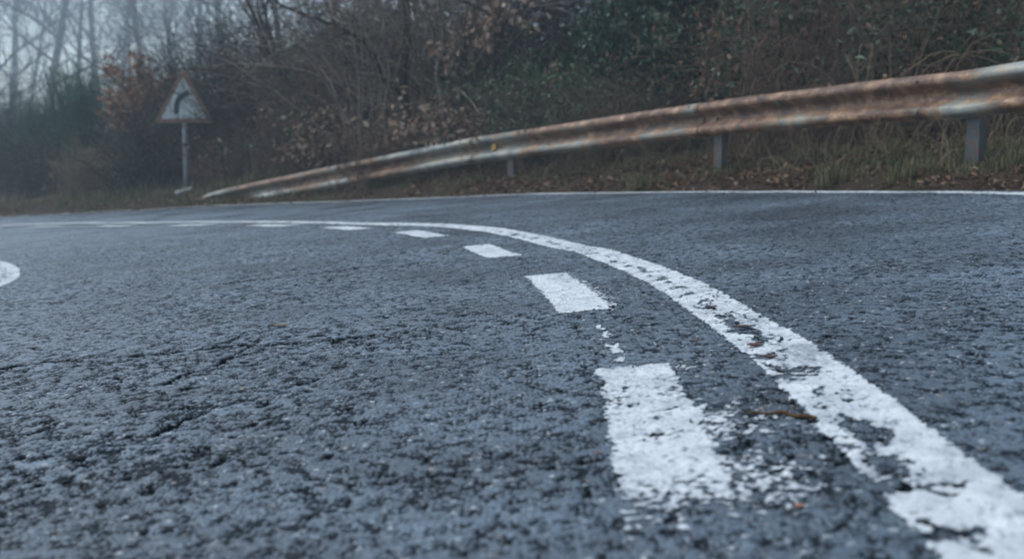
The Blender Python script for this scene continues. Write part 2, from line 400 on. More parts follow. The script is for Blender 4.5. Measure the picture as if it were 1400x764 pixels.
# patches where more stone has broken out: (pixel, radius x, radius y, amount)
RAVEL = [((340,478),.35,.40,.8), ((285,545),.28,.35,.9), ((120,600),.4,.3,.6), ((60,505),.4,.35,.55), ((400,378),.9,1.1,.7), ((1010,545),.10,.45,.5), ((150,620),.3,.25,.6),
         ((560,460),.25,.3,.3), ((640,655),.3,.15,.45), ((1200,620),.06,.15,.9), ((1080,640),.08,.3,.4), ((230,430),.5,.5,.35)]
RV = [(at(*p), a, b, k) for p, a, b, k in RAVEL]
def ravel(x, y):
    r = .30*sstep(.45, .8, fbm(x*1.3, y*.9, 40, 3)) + .12
    for (cx, cy), a, b, k in RV:
        r = r + k*np.exp(-((x-cx)/a)**2-((y-cy)/b)**2)
    return np.clip(r, 0, 1)
def relief(x, y, r):
    """height of the asphalt above the road plane, and how much of each point is cavity"""
    fade = 1-sstep(7.5, 16, r)
    rv = ravel(x, y)
    xj = x+.004*(vn(x*160, y*160, 3)-.5); yj = y+.004*(vn(x*160, y*160, 4)-.5)
    f1, f2, hid = worley(xj/.0105, yj/.0125, 11)
    dome = np.clip((f2-f1)*1.9, 0, 1)
    h = .0038*dome*(.15+1.0*hid)
    # lost stones: pits
    p1, p2, pid = worley(xj/.026, yj/.034, 31)
    lost = (pid < .15+.42*rv)
    rad = .18+.26*h2(np.floor(pid*9973), np.floor(pid*7919), 3)+.16*(vn(x*110, y*110, 33)-.5)
    pit = .85*lost*(1-sstep(rad*.6, rad*1.15, p1))
    q1, q2, qid = worley(xj/.065, yj/.085, 51)
    big = (qid < .04+.28*rv**1.5)*(1-sstep(.12, .26, q1+.22*(vn(x*70, y*70, 8)-.5)))
    h = h - .0048*pit*(.6+.5*rv) - .0065*big
    cr = crackfield(x, y)
    h = h - cr
    nf = fbm(x*60, y*42, 60, 3)-.5; nm = fbm(x*34, y*24, 61, 3)-.5
    h = h + .0052*nf + .0024*nm*(.4+rv)
    h = h - .80*np.maximum(h-.0021, 0)                        # tops worn flat by traffic
    rel = (nf*1.25+nm*(.40+.7*rv)+.80*(dome*(.15+1.0*hid)-.42))*3.4   # > 0 on the stones, < 0 between them
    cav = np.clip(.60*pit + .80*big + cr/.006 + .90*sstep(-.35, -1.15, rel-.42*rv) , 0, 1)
    low = .012*(fbm(x*1.6, y*1.6, 62, 2)-.5) + .020*(vn(x*.45, y*.45, 63)-.5)
    return h*fade + low, cav*(.25+.75*fade), np.clip(pit+big, 0, 1), cr

# ---------------------------------------------------------------- road: one sheet, finer where the camera stands close
def road():
    a_f = np.arange(-25.5, 25.5, .052)
    a_l = -25.5-np.cumsum(np.geomspace(.06, 4.0, 70)); a_l = a_l[a_l > -175][::-1]
    a_r = 25.5+np.cumsum(np.geomspace(.06, 4.0, 70)); a_r = a_r[a_r < 175]
    A = np.radians(np.r_[a_l, a_f, a_r])
    rs = [.25, .4, .55, .7, .8, .9, .98, 1.04, 1.08]
    r = 1.1
    while r < 75:
        rs.append(r); r *= 1 + np.interp(r, [1.1, 1.6, 3, 6, 10, 20, 60], [.0026, .0020, .0017, .0021, .0035, .012, .05])
    R = np.array(rs)
    X = R[:, None]*np.sin(A)[None]; Y = R[:, None]*np.cos(A)[None]
    rr = np.repeat(R[:, None], len(A), 1)
    Z = np.zeros_like(X); CV = np.zeros_like(X)
    for i in range(0, len(R), 128):
        s = slice(i, i+128)
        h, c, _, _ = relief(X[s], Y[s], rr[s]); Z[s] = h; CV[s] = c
    Z += basez(X)
    d = sdist(X[::6, ::6], Y[::6, ::6], EC[::3])
    D = np.repeat(np.repeat(d, 6, 0), 6, 1)[:X.shape[0], :X.shape[1]]
    F = gridF(*X.shape); keep = D.ravel()[F].min(1) < 1.2
    F = F[keep][:, ::-1]
    V = np.column_stack([X.ravel(), Y.ravel(), Z.ravel()])
    # centre cap
    c = len(V); V = np.vstack([V, [0, 0, 0]]); m = len(A); j = np.arange(m)
    T = np.stack([np.full(m, c), (j+1) % m, j], 1)
    Fw = []   # close the ring behind the camera
    n = len(R); i = np.arange(n-1); Fw = np.stack([i*m+m-1, (i+1)*m+m-1, (i+1)*m, i*m], 1)
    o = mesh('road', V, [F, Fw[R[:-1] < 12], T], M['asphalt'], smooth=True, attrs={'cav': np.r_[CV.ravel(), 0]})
    tag(o, 'worn bluish asphalt road surface', kind='structure')
    print('road faces', len(F))
road()

# ---------------------------------------------------------------- road markings: worn paint lying on the stones
def paintsheet(name, X, Y, dens, label, lift=.0016):
    """X,Y grids of road points; dens: how much of the paint is left (0..1) at each"""
    r = np.hypot(X, Y)
    h, c, pit, cr = relief(X, Y, r)
    lowp = .012*(fbm(X*1.6, Y*1.6, 62, 2)-.5) + .020*(vn(X*.45, Y*.45, 63)-.5)
    hp = np.maximum(h-lowp, -.0030)
    far = sstep(7, 22, r); Z = basez(X)+lowp+hp*.95+lift+.0004+.016*far
    n = .55*fbm(X*85, Y*60, 84, 3)+.45*vn(X*150, Y*110, 85)
    n = np.clip((n-.5)*2.1+.5, 0, 1.06)*(1-far)+.45*far
    k = dens - n - .55*pit*(.35+.9*vn(X*4, Y*2.5, 86)) - cr*160
    F = gridF(*X.shape); fk = k.ravel()[F].mean(1) > -.02
    F = F[fk]; used = np.unique(F); mp = np.zeros(X.size, int); mp[used] = np.arange(len(used))
    V = np.column_stack([X.ravel(), Y.ravel(), Z.ravel()])[used]
    sc = np.clip(SC_FIELD(X, Y) + .62*(1-sstep(.0, .30, k))*(1-far), 0, .9).ravel()[used]     # worn thin round the gaps
    a, b, cc = V[mp[F][0, 0]], V[mp[F][0, 1]], V[mp[F][0, 2]]
    Fm = mp[F]
    if np.cross(b-a, cc-a)[2] < 0: Fm = Fm[:, ::-1]
    o = mesh(name, V, Fm, M['paint'], smooth=True, attrs={'scuff': sc})
    return tag(o, label, kind='structure')
_sc = [(np.array([at(1083,478), at(1112,505)]), .018), (np.array([at(1100,474), at(1130,500)]), .012)]
def SC_FIELD(x, y):
    v = .22*sstep(.5, .8, fbm(x*9, y*5, 100, 3))
    for C, w in _sc:
        v = v + .55*(vn(x*160, y*30, 101))*(1-sstep(w*.5, w*1.5, np.abs(sdist(x, y, C))))
    return v
def ribbon(pts, width, near=.004, s0=None, s1=None):
    steps = [0]; L = 120
    base, s = spline(pts, .1)
    rr = np.hypot(base[:, 0], base[:, 1]); front = base[:, 1] > .8
    dd = np.where(front, np.interp(rr, [1.2, 4, 8, 14, 30, 60], [near, near*1.2, near*3, near*12, .25, .6]), .08)
    t = 0; out = []
    while t < s[-1]:
        out.append(t); t += float(np.interp(t, s, dd))
    return spline(pts, np.array(out))
def line_marking(name, pts, width, densf, label, tstep=.0032, clip=None):
    C, s = ribbon(pts, width)
    if clip is not None:
        m = clip(C); C = C[m]; s = s[m]
    Nn = normals(C)
    n = max(6, int(width*1.25/tstep)); t = np.linspace(-.62, .62, n)*width
    X = C[:, None, 0]+t[None]*Nn[:, None, 0]; Y = C[:, None, 1]+t[None]*Nn[:, None, 1]
    T = np.repeat(t[None], len(C), 0); S = np.repeat(s[:, None], n, 1)
    return paintsheet(name, X, Y, densf(X, Y, T, S, width), label)
HOLES = [((1188,600),.030,.060,1.4), ((1212,645),.022,.06,1.4), ((1203,676),.020,.035,1.2), ((1300,740),.042,.022,1.2), ((1270,676),.05,.010,1.0),
         ((1165,582),.03,.04,.9), ((1090,508),.05,.018,.8), ((1022,452),.02,.10,.8), ((1038,470),.025,.06,.9), ((1052,490),.03,.05,.8), ((975,425),.016,.14,.65), ((935,402),.012,.14,.6), ((1000,440),.016,.10,.8), ((905,385),.01,.2,.5),
         ((1068,520),.03,.05,.7), ((1105,562),.03,.03,.7),((1130,540),.04,.05,.45)]
HV = [(at(*p), a, b, k) for p, a, b, k in HOLES]
def edgekeep(T, w, X, Y, soft=.012):
    e = w/2-np.abs(T) + .006*(vn(X*90, Y*70, 111)-.5) + .004*(vn(X*14, Y*14, 112)-.5)
    return sstep(-soft*.5, soft, e)
def d_solid(X, Y, T, S, w):
    d = 1.10*edgekeep(T, w, X, Y)
    for (cx, cy), a, b, k in HV:
        g = np.exp(-(((X-cx)/a)**2+((Y-cy)/b)**2))
        d = d - k*g*(.35+1.1*vn(X*55, Y*22, 120))
    d = d - .28*sstep(.45, .75, fbm(X*10, Y*5, 121, 3))
    d = d - .80*np.exp(-((T+.015)/.035)**2)*sstep(.50, .78, vn(X*30, Y*20, 122))*sstep(2.0, 2.6, np.hypot(X, Y))
    return d
line_marking('centre_line', SOLID, .158, d_solid, 'long curving solid white centre line, cracked and chipped')
def d_edge(X, Y, T, S, w): return 1.05*edgekeep(T, w, X, Y) - .4*sstep(.5, .75, fbm(X*4, Y*4, 131, 3))
line_marking('edge_line', EDGE, .12, d_edge, 'thin white outer edge line beside the grass verge', tstep=.008)
line_marking('inner_edge_line', INNER, .15, lambda X, Y, T, S, w: .98*edgekeep(T, w, X, Y)-.42*np.exp(-((T+.015)/.035)**2), 'white line at the far left edge of the frame', tstep=.006)

# broken line, each dash a sheet of its own
DASHC = [(0.180,1.1),(0.198,1.35),(0.215,1.64),(0.235,2.1),(.247,2.577),(.240,3.1),(.208,3.58),(.172,4.15),(.125,4.716),(.03,5.5),(-.025,5.70),(-.19,6.696),(-.44,7.56),(-.70,8.40),(-1.08,9.2),(-1.42,9.95),(-2.33,11.5),(-3.52,13.3),(-4.95,15.2),(-6.5,17.1),(-8.2,18.9),(-11,21.6),(-15,24.8)]
dC, dS = spline(DASHC, .003)
def seg_at(y0, y1):
    m = (dC[:, 1] >= y0) & (dC[:, 1] <= y1); return dC[m], dS[m]
DASHES = [(1.42,2.59),(3.575,4.74),(5.70,6.70),(7.58,8.42),(9.22,9.95),(10.7,11.5),(12.45,13.3),(14.3,15.15),(16.2,17.0),(17.9,18.7)]
DL = ['nearest dash of the broken line, large and frayed at its near end', 'second dash of the broken line, crisp white with a frayed right side', 'third dash of the broken line, small and bright']
for i, (y0, y1) in enumerate(DASHES):
    C, s = seg_at(y0-.04, y1+.04)
    st = 1 if i < 2 else (3 if i < 4 else 8); C = C[::st]; s = s[::st]
    Nn = normals(C); w = .158
    lo, hi = (-.105, .26) if i == 0 else ((-.10, .16) if i == 1 else (-.10, .10))
    t = np.arange(lo, hi, .0032 if i < 2 else .006)
    X = C[:, None, 0]+t[None]*Nn[:, None, 0]; Y = C[:, None, 1]+t[None]*Nn[:, None, 1]; T = np.repeat(t[None], len(C), 0)
    e = np.minimum(Y-y0, y1-Y)+.010*(vn(X*40, Y*40, 141)-.5)
    d = 1.1*edgekeep(T, w, X, Y)*sstep(-.004, .012, e)
    if i == 0:
        near = sstep(1.40, 1.74, Y + .10*(vn(X*25, Y*8, 142)-.5))
        far = sstep(2.63, 2.56, Y)
        body = 1.04*edgekeep(T, w, X, Y)*(.12+.88*near)*sstep(-.03, .0, y1-Y)
        ghost = (.52*(1-sstep(.06, .27, T))+.06)*sstep(.02, .06, T)*(1-.75*sstep(2.0, 2.45, Y))*sstep(1.42, 1.62, Y)*sstep(.26, .22, T)
        drip = .8*np.exp(-((X-.208)/.012)**2)*(Y < 1.7)*(Y > 1.47)
        d = np.maximum(np.maximum(body, ghost), drip)
        d = d - .25*sstep(.5, .75, fbm(X*12, Y*7, 143, 3))
    elif i == 1:
        ghost = .48*sstep(.13, .07, T)*sstep(.05, .08, T)*sstep(-.03, .02, e)
        d = np.maximum(d, ghost)
    d = d - .22*sstep(.5, .8, fbm(X*9, Y*6, 144, 3))
    lab = DL[i] if i < 3 else 'white dash of the broken line, number %s from the near end' % ['four','five','six','seven','eight','nine','ten'][i-3]
    paintsheet('dash_marking', X, Y, d, lab)
# flecks of old paint between the first two dashes
C, s = seg_at(2.60, 3.6); Nn = normals(C); t = np.arange(-.03, .03, .003)
X = C[:, None, 0]+(t[None]-.015)*Nn[:, None, 0]; Y = C[:, None, 1]+(t[None]-.015)*Nn[:, None, 1]
paintsheet('paint_flecks', X, Y, 1.1*np.exp(-((t[None]+.0)/.016)**2)*sstep(.50, .66, vn(X*30, Y*13, 150)) - .1, 'flecks of old white paint between the two nearest dashes')

# ---------------------------------------------------------------- ground
def verge_sheet():
    ds = np.r_[[-.12, -.04, .03, .07, .11, .15, .19, .24, .3, .38, .46, .55, .65, .78, .92, 1.1, 1.3, 1.6, 2, 2.5, 3.2, 4, 5, 6.5, 8.5, 11, 15, 20, 28, 40, 60, 90, 130]]
    C = edgeC; Nn = edgeN
    X = C[:, None, 0]+ds[None]*Nn[:, None, 0]; Y = C[:, None, 1]+ds[None]*Nn[:, None, 1]
    jit = .05*(vn(X*6, Y*6, 160)-.5)+.03*(vn(X*22, Y*22, 161)-.5)
    D = np.repeat(ds[None], len(C), 0)
    Z = vergez(X, Y, D+jit*(D < .6))
    F = gridF(*X.shape)
    o = mesh('verge', np.column_stack([X.ravel(), Y.ravel(), Z.ravel()]), F[:, ::-1], M['soil'], smooth=True)
    tag(o, 'brown earth verge rising behind the crash barrier', kind='structure')
verge_sheet()
def ground():
    g = np.r_[-215:215:87j]
    X, Y = np.meshgrid(g, g, indexing='ij')
    Y = Y+60; Z = basez(X)-.35-.3*(np.hypot(X, Y) > 60)
    mesh('ground', np.column_stack([X.ravel(), Y.ravel(), Z.ravel()]), gridF(*X.shape), M['soil'])['kind'] = 'structure'
    # low grassy bank inside the bend, out of the frame to the left
    Ci = innerC[::2]; Ni = -normals(Ci); ds = np.array([.25, .35, .5, .8, 1.3, 2, 3, 4.5])
    pr = np.array([-.08, -.03, .03, .09, .16, .22, .28, .2])
    X = Ci[:, None, 0]+ds*Ni[:, None, 0]; Y = Ci[:, None, 1]+ds*Ni[:, None, 1]
    Z = basez(X)+pr[None]+.05*(vn(X*3, Y*3, 170)-.5)
    mesh('inner_verge', np.column_stack([X.ravel(), Y.ravel(), Z.ravel()]), gridF(*X.shape), M['soil'], smooth=True)['kind'] = 'structure'
ground()

# ---------------------------------------------------------------- crash barrier
def guardrail():
    t_ = empty('guardrail', (2.93, 8.1, .36), 'long rusty steel crash barrier with a corrugated rail sinking into the verge', 'crash barrier')
    raw = [(1560,62,245),(1480,74,232),(1400,85,219),(1330,96.5,208),(1240,106,194),(1180,113,184.5),(1080,125,169),(980,138.5,154),(880,153,140.5),(790,167,129),(697,181,118.5),(640,190,112.5),(580,202,107.5),(520,214,102.8),(460,226.5,98.2),(400,239,92.6),(345,250.5,87.5),(305,259.5,84),(284,266,82.5),(276,271,82)]
    P = np.array([pz(px, py, FPX/S) for px, py, S in raw])
    C, s = spline([tuple(p) for p in P], .02)
    T = np.gradient(C, axis=0)[:, :2]; T /= np.linalg.norm(T, axis=1)[:, None]
    Nr = np.column_stack([T[:, 1], -T[:, 0]])          # travelling away: right = away from the road on this side
    Nr = -Nr
    if Nr[0, 0] > 0: Nr = -Nr                          # towards the road (left / camera)
    # W profile: (z down from the top, out towards the road)
    prof = np.array([(0,.020),(.006,.034),(.018,.058),(.030,.074),(.045,.082),(.066,.083),(.080,.076),(.094,.058),(.108,.036),(.122,.016),(.136,.004),(.155,.000),(.174,.004),(.188,.016),(.202,.036),(.216,.058),(.230,.076),(.244,.083),(.265,.082),(.280,.074),(.292,.058),(.304,.034),(.310,.020)])
    u = np.linspace(0, 1, 45); q = np.linspace(0, 1, len(prof))
    prof = np.column_stack([np.interp(u, q, prof[:, 0]), np.interp(u, q, prof[:, 1])])
    prof[:, 1] = np.convolve(np.pad(prof[:, 1], 1, 'edge'), [.25, .5, .25], 'valid')
    pxs = 700 + FPX*C[:, 0]/(C[:, 1]*math.cos(PITCH)+(CAMH-C[:, 2])*math.sin(PITCH))
    joints = [2000, 1308, 966, 668, 470, 0]
    for j in range(5):
        hi, lo = joints[j], joints[j+1]
        i0 = np.argmax(pxs <= hi); i1 = np.argmax(pxs <= lo) if (pxs <= lo).any() else len(C)-1
        i1 = min(len(C)-1, i1+14)                       # laps over the next panel
        if i1-i0 < 3: continue
        c = C[i0:i1]; n = Nr[i0:i1]; ss = s[i0:i1]
        out = .013*(j % 2 == 0)
        for side in (0, 1):
            pass
        L = []
        for off in (0.0, -.003):
            po = prof[:, 1]+out+off
            V = np.empty((len(c), len(prof), 3))
            V[..., 0] = c[:, None, 0]+n[:, None, 0]*po; V[..., 1] = c[:, None, 1]+n[:, None, 1]*po; V[..., 2] = c[:, None, 2]-prof[:, 0]-abs(off)*0
            V[..., 2] += .004*(vn(ss[:, None]*1.7+prof[:, 0]*0, prof[:, 0][None]*6+0*ss[:, None], 200)-.5)
            L.append(V)
        nv = L[0].shape[0]*L[0].shape[1]; F = gridF(*L[0].shape[:2])
        V = np.vstack([L[0].reshape(-1, 3), L[1].reshape(-1, 3)])
        m = len(prof); nn = len(c)
        bot = np.arange(nn-1)*m+m-1; top = np.arange(nn-1)*m; e0 = np.arange(m-1); e1 = (nn-1)*m+np.arange(m-1)
        rim = np.vstack([np.stack([bot, bot+m, bot+m+nv, bot+nv], 1), np.stack([top+m, top, top+nv, top+m+nv], 1), np.stack([e0, e0+1, e0+1+nv, e0+nv], 1), np.stack([e1+1, e1, e1+nv, e1+1+nv], 1)])
        # rust: heavy on the upper ridge and in the valley, by panel
        base = [.42, .54, .50, .50, .50][j]
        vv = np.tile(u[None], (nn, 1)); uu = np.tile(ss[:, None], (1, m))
        ru = base + .16*np.exp(-((vv-.12)/.10)**2)*(1.0 if j in (1, 2) else .5) + .10*np.exp(-((vv-.45)/.12)**2) - .03*np.exp(-((vv-.83)/.10)**2)
        endd = np.minimum(uu-ss[0], ss[-1]-uu)
        ru = ru + .10*(1-sstep(0, .5, endd))*(1 if j in (0, 3) else -1)
        if j == 1: ru = ru + .12*sstep(.5, 2.2, ss[-1]-uu)*0 + .14*(1-sstep(.2, 2.0, uu-ss[0]))
        ru = ru + .55*np.exp(-((uu-ss[0])/.035)**2)*(j > 0) + .45*np.exp(-((ss[-1]-uu)/.05)**2)   # rust bleeding from the laps
        ru = ru + .44*(vn(uu*1.3, vv*1.5, 210+j)-.5)
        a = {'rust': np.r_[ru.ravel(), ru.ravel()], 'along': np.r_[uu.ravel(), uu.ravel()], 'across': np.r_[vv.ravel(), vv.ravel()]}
        V = V-np.array(t_.location)
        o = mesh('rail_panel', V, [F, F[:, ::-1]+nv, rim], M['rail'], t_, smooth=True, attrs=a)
        o['label'] = ['mostly grey galvanised rail panel at the right edge', 'heavily rusted rail panel, right of the middle post', 'rusted middle rail panel', 'grey and rust streaked rail panel bending down', 'low pale end panel buried in the verge'][j]
        # splice bolts
        if j:
            k = 6
            for dx_ in (3, 11):
                for pi in (8, 36):
                    p = c[k+dx_-3]; nq = n[k+dx_-3]
                    po = prof[pi, 1]+.006
                    cpt = np.array([p[0]+nq[0]*po, p[1]+nq[1]*po, p[2]-prof[pi, 0]])
                    d3 = np.array([nq[0], nq[1], 0.]); g = Geo()
                    g.tube([cpt-d3*.006, cpt+d3*.003, cpt+d3*.007], [.013, .013, .007], 8, True)
                    g.build('splice_bolt', M['post'], t_, True)
    # posts
    for px, S in ((1566, 245), (1331, 208), (981, 154), (697, 118.5)):
        k = np.argmin(abs(pxs-px)) if px < 1560 else 4
        p = C[k]; n = Nr[k]; g = Geo()
        gx, gy = p[0]-n[0]*.03, p[1]-n[1]*.03
        gzz = g1(gx, gy)-.25; ztop = p[2]-.035
        zc = (gzz+ztop)/2; hh = ztop-gzz
        ang = math.atan2(n[1], n[0]); R = np.array(Matrix.Rotation(ang, 3, 'Z'))
        c0 = np.array([p[0], p[1], 0])
        def bx(dx, dy, sx, sy):
            q = R@np.array([dx, dy, 0]); g.box((c0[0]+q[0], c0[1]+q[1], zc), (sx, sy, hh), R)
        bx(-.007, 0, .006, .12); bx(-.038, .0575, .0555, .005); bx(-.038, -.0575, .0555, .005)
        bx(-.068, .0475, .005, .0145); bx(-.068, -.0475, .005, .0145)
        post = g.build('post', M['post'], t_)
        b = Geo(); d3 = np.array([n[0], n[1], 0.])
        cpt = np.array([p[0], p[1], p[2]-.155])+d3*.005
        b.tube([cpt, cpt+d3*.008, cpt+d3*.013], [.016, .016, .008], 8, True)
        bo = b.build('bolt', M['post'], post, True)
        bo.data.transform(Matrix.Translation(Vector(post.location)-Vector(t_.location)))
    # small amber reflector on the middle of the rail
    m, nt, bs = newmat('amber_reflector'); bs.inputs['Base Color'].default_value = (.50,.27,.04,1); bs.inputs['Roughness'].default_value = .3
    k = np.argmin(abs(pxs-679)); p = C[k]; n = Nr[k]; g = Geo()
    ang = math.atan2(n[1], n[0]); R = np.array(Matrix.Rotation(ang, 3, 'Z'))
    cc = np.array([p[0]+n[0]*.045, p[1]+n[1]*.045, p[2]-.145])
    V = np.array([(0, -.05, -.035), (0, .04, -.045), (0, .05, .03), (0, -.02, .05)])
    Vb = V-np.array([.012, 0, 0]); VV = np.vstack([V, Vb])@R.T+cc
    g.add(VV, [(0,1,2,3),(7,6,5,4),(0,4,5,1),(1,5,6,2),(2,6,7,3),(3,7,4,0)])
    g.build('reflector', m, t_)
    return C, pxs
railC, railpx = guardrail()

# ---------------------------------------------------------------- warning sign
def road_sign():
    Z = 22.6; x, y, z = pz(255.5, 270, Z); z = g1(x, y)
    ppm = FPX/Z
    def zz(py): return pz(255, py, Z)[2]
    t = empty('road_sign', (x, y, z), 'rusty triangular bend warning sign on a grey pole beside the road', 'road sign')
    m, nt, bs = newmat('weathered_white_sign'); co = objco(nt)
    mp = N(nt, 'ShaderNodeMapping'); mp.inputs['Scale'].default_value = (9, 9, 1.2); nt.links.new(co, mp.inputs[0])
    st = noise(nt, 1.2, 4, mp.outputs[0], .55); n = noise(nt, 9, 5, co, .65)
    c = ramp(nt, [(.30, (.28,.29,.23)), (.5, (.50,.54,.53)), (.7, (.62,.66,.66))], st.outputs[0]).outputs[0]
    c = mixc(nt, ramp(nt, [(.64, (0,)*3), (.74, (1,)*3)], n.outputs[0]).outputs[0], c, (.20,.11,.06))
    nt.links.new(c, bs.inputs['Base Color']); bs.inputs['Roughness'].default_value = .5
    ms = mat_metal('rusty_sign_border', (.20,.10,.06), (.34,.20,.13), .08, 0, .8, 14)
    msb = mat_metal('faded_black_symbol', (.012,.02,.02), (.03,.04,.04), .0, 0, .6)
    mbk = mat_metal('sign_back', (.18,.19,.19), (.28,.29,.29), .15)
    zt, zb = zz(94.5), zz(168.5); hw = 40.5/ppm; yf = y-.06
    def tri(inset, rad, n=7):
        # rounded triangle in the xz plane
        A = np.array([(0, zt), (-hw, zb), (hw, zb)], float); c = A.mean(0)
        hgt = (zt-zb); f = 1-inset/(hgt/3.0); A = c+(A-c)*f
        out = []
        for i in range(3):
            p = A[i]; a = A[i-1]-p; b = A[(i+1) % 3]-p; a /= np.linalg.norm(a); b /= np.linalg.norm(b)
            p0 = p+a*rad; p1 = p+b*rad
            for k in range(n):
                s = k/(n-1); out.append((1-s)**2*p0+2*s*(1-s)*p+s*s*p1)
        return np.array(out)
    def plate(name, O, yy0, yy1, mat, parent, inner=None):
        n = len(O)
        if inner is None:
            V = np.vstack([np.column_stack([O[:, 0]+x, np.full(n, q), O[:, 1]]) for q in (yy0, yy1)])
            cx = np.array([[x, yy0, O[:, 1].mean()], [x, yy1, O[:, 1].mean()]]); V = np.vstack([V, cx])
            i = np.arange(n); j = (i+1) % n
            T = np.vstack([np.stack([i, j, np.full(n, 2*n)], 1), np.stack([j+n, i+n, np.full(n, 2*n+1)], 1)])
            Q = np.stack([i, i+n, j+n, j], 1)
            g = Geo(); g.add(V, Q, T); return g.build(name, mat, parent)
        V = np.vstack([np.column_stack([P[:, 0]+x, np.full(n, q), P[:, 1]]) for q in (yy0, yy1) for P in (O, inner)])
        i = np.arange(n); j = (i+1) % n
        Q = np.vstack([np.stack([i, j, j+n, i+n], 1), np.stack([i+2*n, i+3*n, j+3*n, j+2*n], 1), np.stack([i, i+2*n, j+2*n, j], 1), np.stack([i+n, j+n, j+3*n, i+3*n], 1)])
        g = Geo(); g.add(V, Q); return g.build(name, mat, parent)
    pn = plate('sign_panel', tri(0.004, .05), yf, yf+.003, m, t)
    plate('border', tri(0, .055), yf-.004, yf+.012, ms, t, tri(.072, .03))
    # bend arrow: shaft up, then curving over to the right
    a = [(244.6,156.5),(244.6,150),(244.8,144),(246.5,138.5),(250,133.5),(255,130),(262.5,128.2)]
    P = np.array([((px-254.5)/ppm, zz(py)) for px, py in a]); P3 = spline([tuple(p) for p in P], .008)[0]
    T = np.gradient(P3, axis=0); T /= np.linalg.norm(T, axis=1)[:, None]; Q_ = np.column_stack([-T[:, 1], T[:, 0]])
    w = np.interp(np.linspace(0, 1, len(P3)), [0, .15, 1], [.040, .048, .048])[:, None]
    Lf, Rt = P3+Q_*w, P3-Q_*w; n = len(P3)
    V = np.vstack([np.column_stack([Z_[:, 0]+x, np.full(n, q), Z_[:, 1]]) for q in (yf-.0035, yf-.0008) for Z_ in (Lf, Rt)])
    i = np.arange(n-1)
    F = np.vstack([np.stack([i, i+1, i+1+n, i+n], 1), np.stack([i+2*n, i+3*n, i+1+3*n, i+1+2*n], 1), np.stack([i, i+2*n, i+1+2*n, i+1], 1), np.stack([i+n, i+1+n, i+1+3*n, i+3*n], 1), [[0, n, 3*n, 2*n]], [[n-1, 3*n-1, 4*n-1, 2*n-1]]])
    g = Geo(); g.add(V, F); g.build('bend_symbol', msb, t)
    g = Geo(); g.tube([(x, y, z-.3), (x+.004, y, z+.5), (x, y, zt-.16)], .052, 14, True); g.build('pole', M['pole'], t, True)
    for py in (198.5, 160):
        g = Geo(); g.tube([(x, y, zz(py)-.022), (x, y, zz(py)+  .022)], .060, 14, True)
        g.box((x, y-.05, zz(py)), (.03, .02, .03)); g.build('clamp', M['blackbark'] if py > 180 else mbk, t)
    # pale broken slab at the foot
    c = pz(251, 268, Z-.2); zg = g1(c[0], c[1])
    g = Geo(); R = np.array((Matrix.Rotation(-.30, 3, 'Y')@Matrix.Rotation(.2, 3, 'Z')@Matrix.Rotation(.5, 3, 'X')))
    n = 9; tt = np.linspace(-.15, .15, n); V = []
    for k, q in enumerate(tt):
        a_ = .055+.012*math.sin(k*2.1); V += [(q, -a_, -.015), (q, a_, -.015), (q, a_*.9, .016), (q, -a_*.92, .018)]
    V = np.array(V)@R.T+np.array((c[0], c[1], zg+.075))
    g.add(V, np.vstack([gridF(n, 4, True), [[3,2,1,0]], [[4*n-4,4*n-3,4*n-2,4*n-1]]]))
    ml = mat_metal('pale_concrete', (.17,.18,.18), (.27,.28,.28), 0, 0, .85, 20)
    s = g.build('broken_slab', ml); tag(s, 'pale broken concrete slab lying at the foot of the sign pole', 'slab')
road_sign()

# ---------------------------------------------------------------- plants
def leafgeo(g, P, size, droop=.3, aspect=.55, fold=.25, flat=0.0):
    n = len(P)
    if n == 0: return
    D = rng.normal(size=(n, 3)); D[:, 2] = D[:, 2]*(1-flat)-droop; D /= np.linalg.norm(D, axis=1)[:, None]
    U = rng.normal(size=(n, 3)); U[:, 2] += flat*3; A = np.cross(D, U); A /= np.linalg.norm(A, axis=1)[:, None]; B = np.cross(A, D)
    s = size*(.35+1.1*rng.random(n)**1.6)[:, None]
    b = P; tip = P+D*s; ml = P+D*s*.45+A*s*aspect*.5+B*s*fold*.5; mr = P+D*s*.45-A*s*aspect*.5+B*s*fold*.5
    V = np.stack([b, ml, tip, mr], 1).reshape(-1, 3); k = np.arange(n)*4
    g.add(V, T=np.vstack([np.stack([k, k+2, k+1], 1), np.stack([k, k+3, k+2], 1)]))
def wander(p, d, L, n, jit, grav=0, up=0):
    P = [np.array(p, float)]; d = np.array(d, float); d /= np.linalg.norm(d)
    for i in range(n):
        d = d+rng.normal(size=3)*jit; d[2] += up-grav*(i/n); d /= np.linalg.norm(d)
        P.append(P[-1]+d*L/n)
    return np.array(P), d

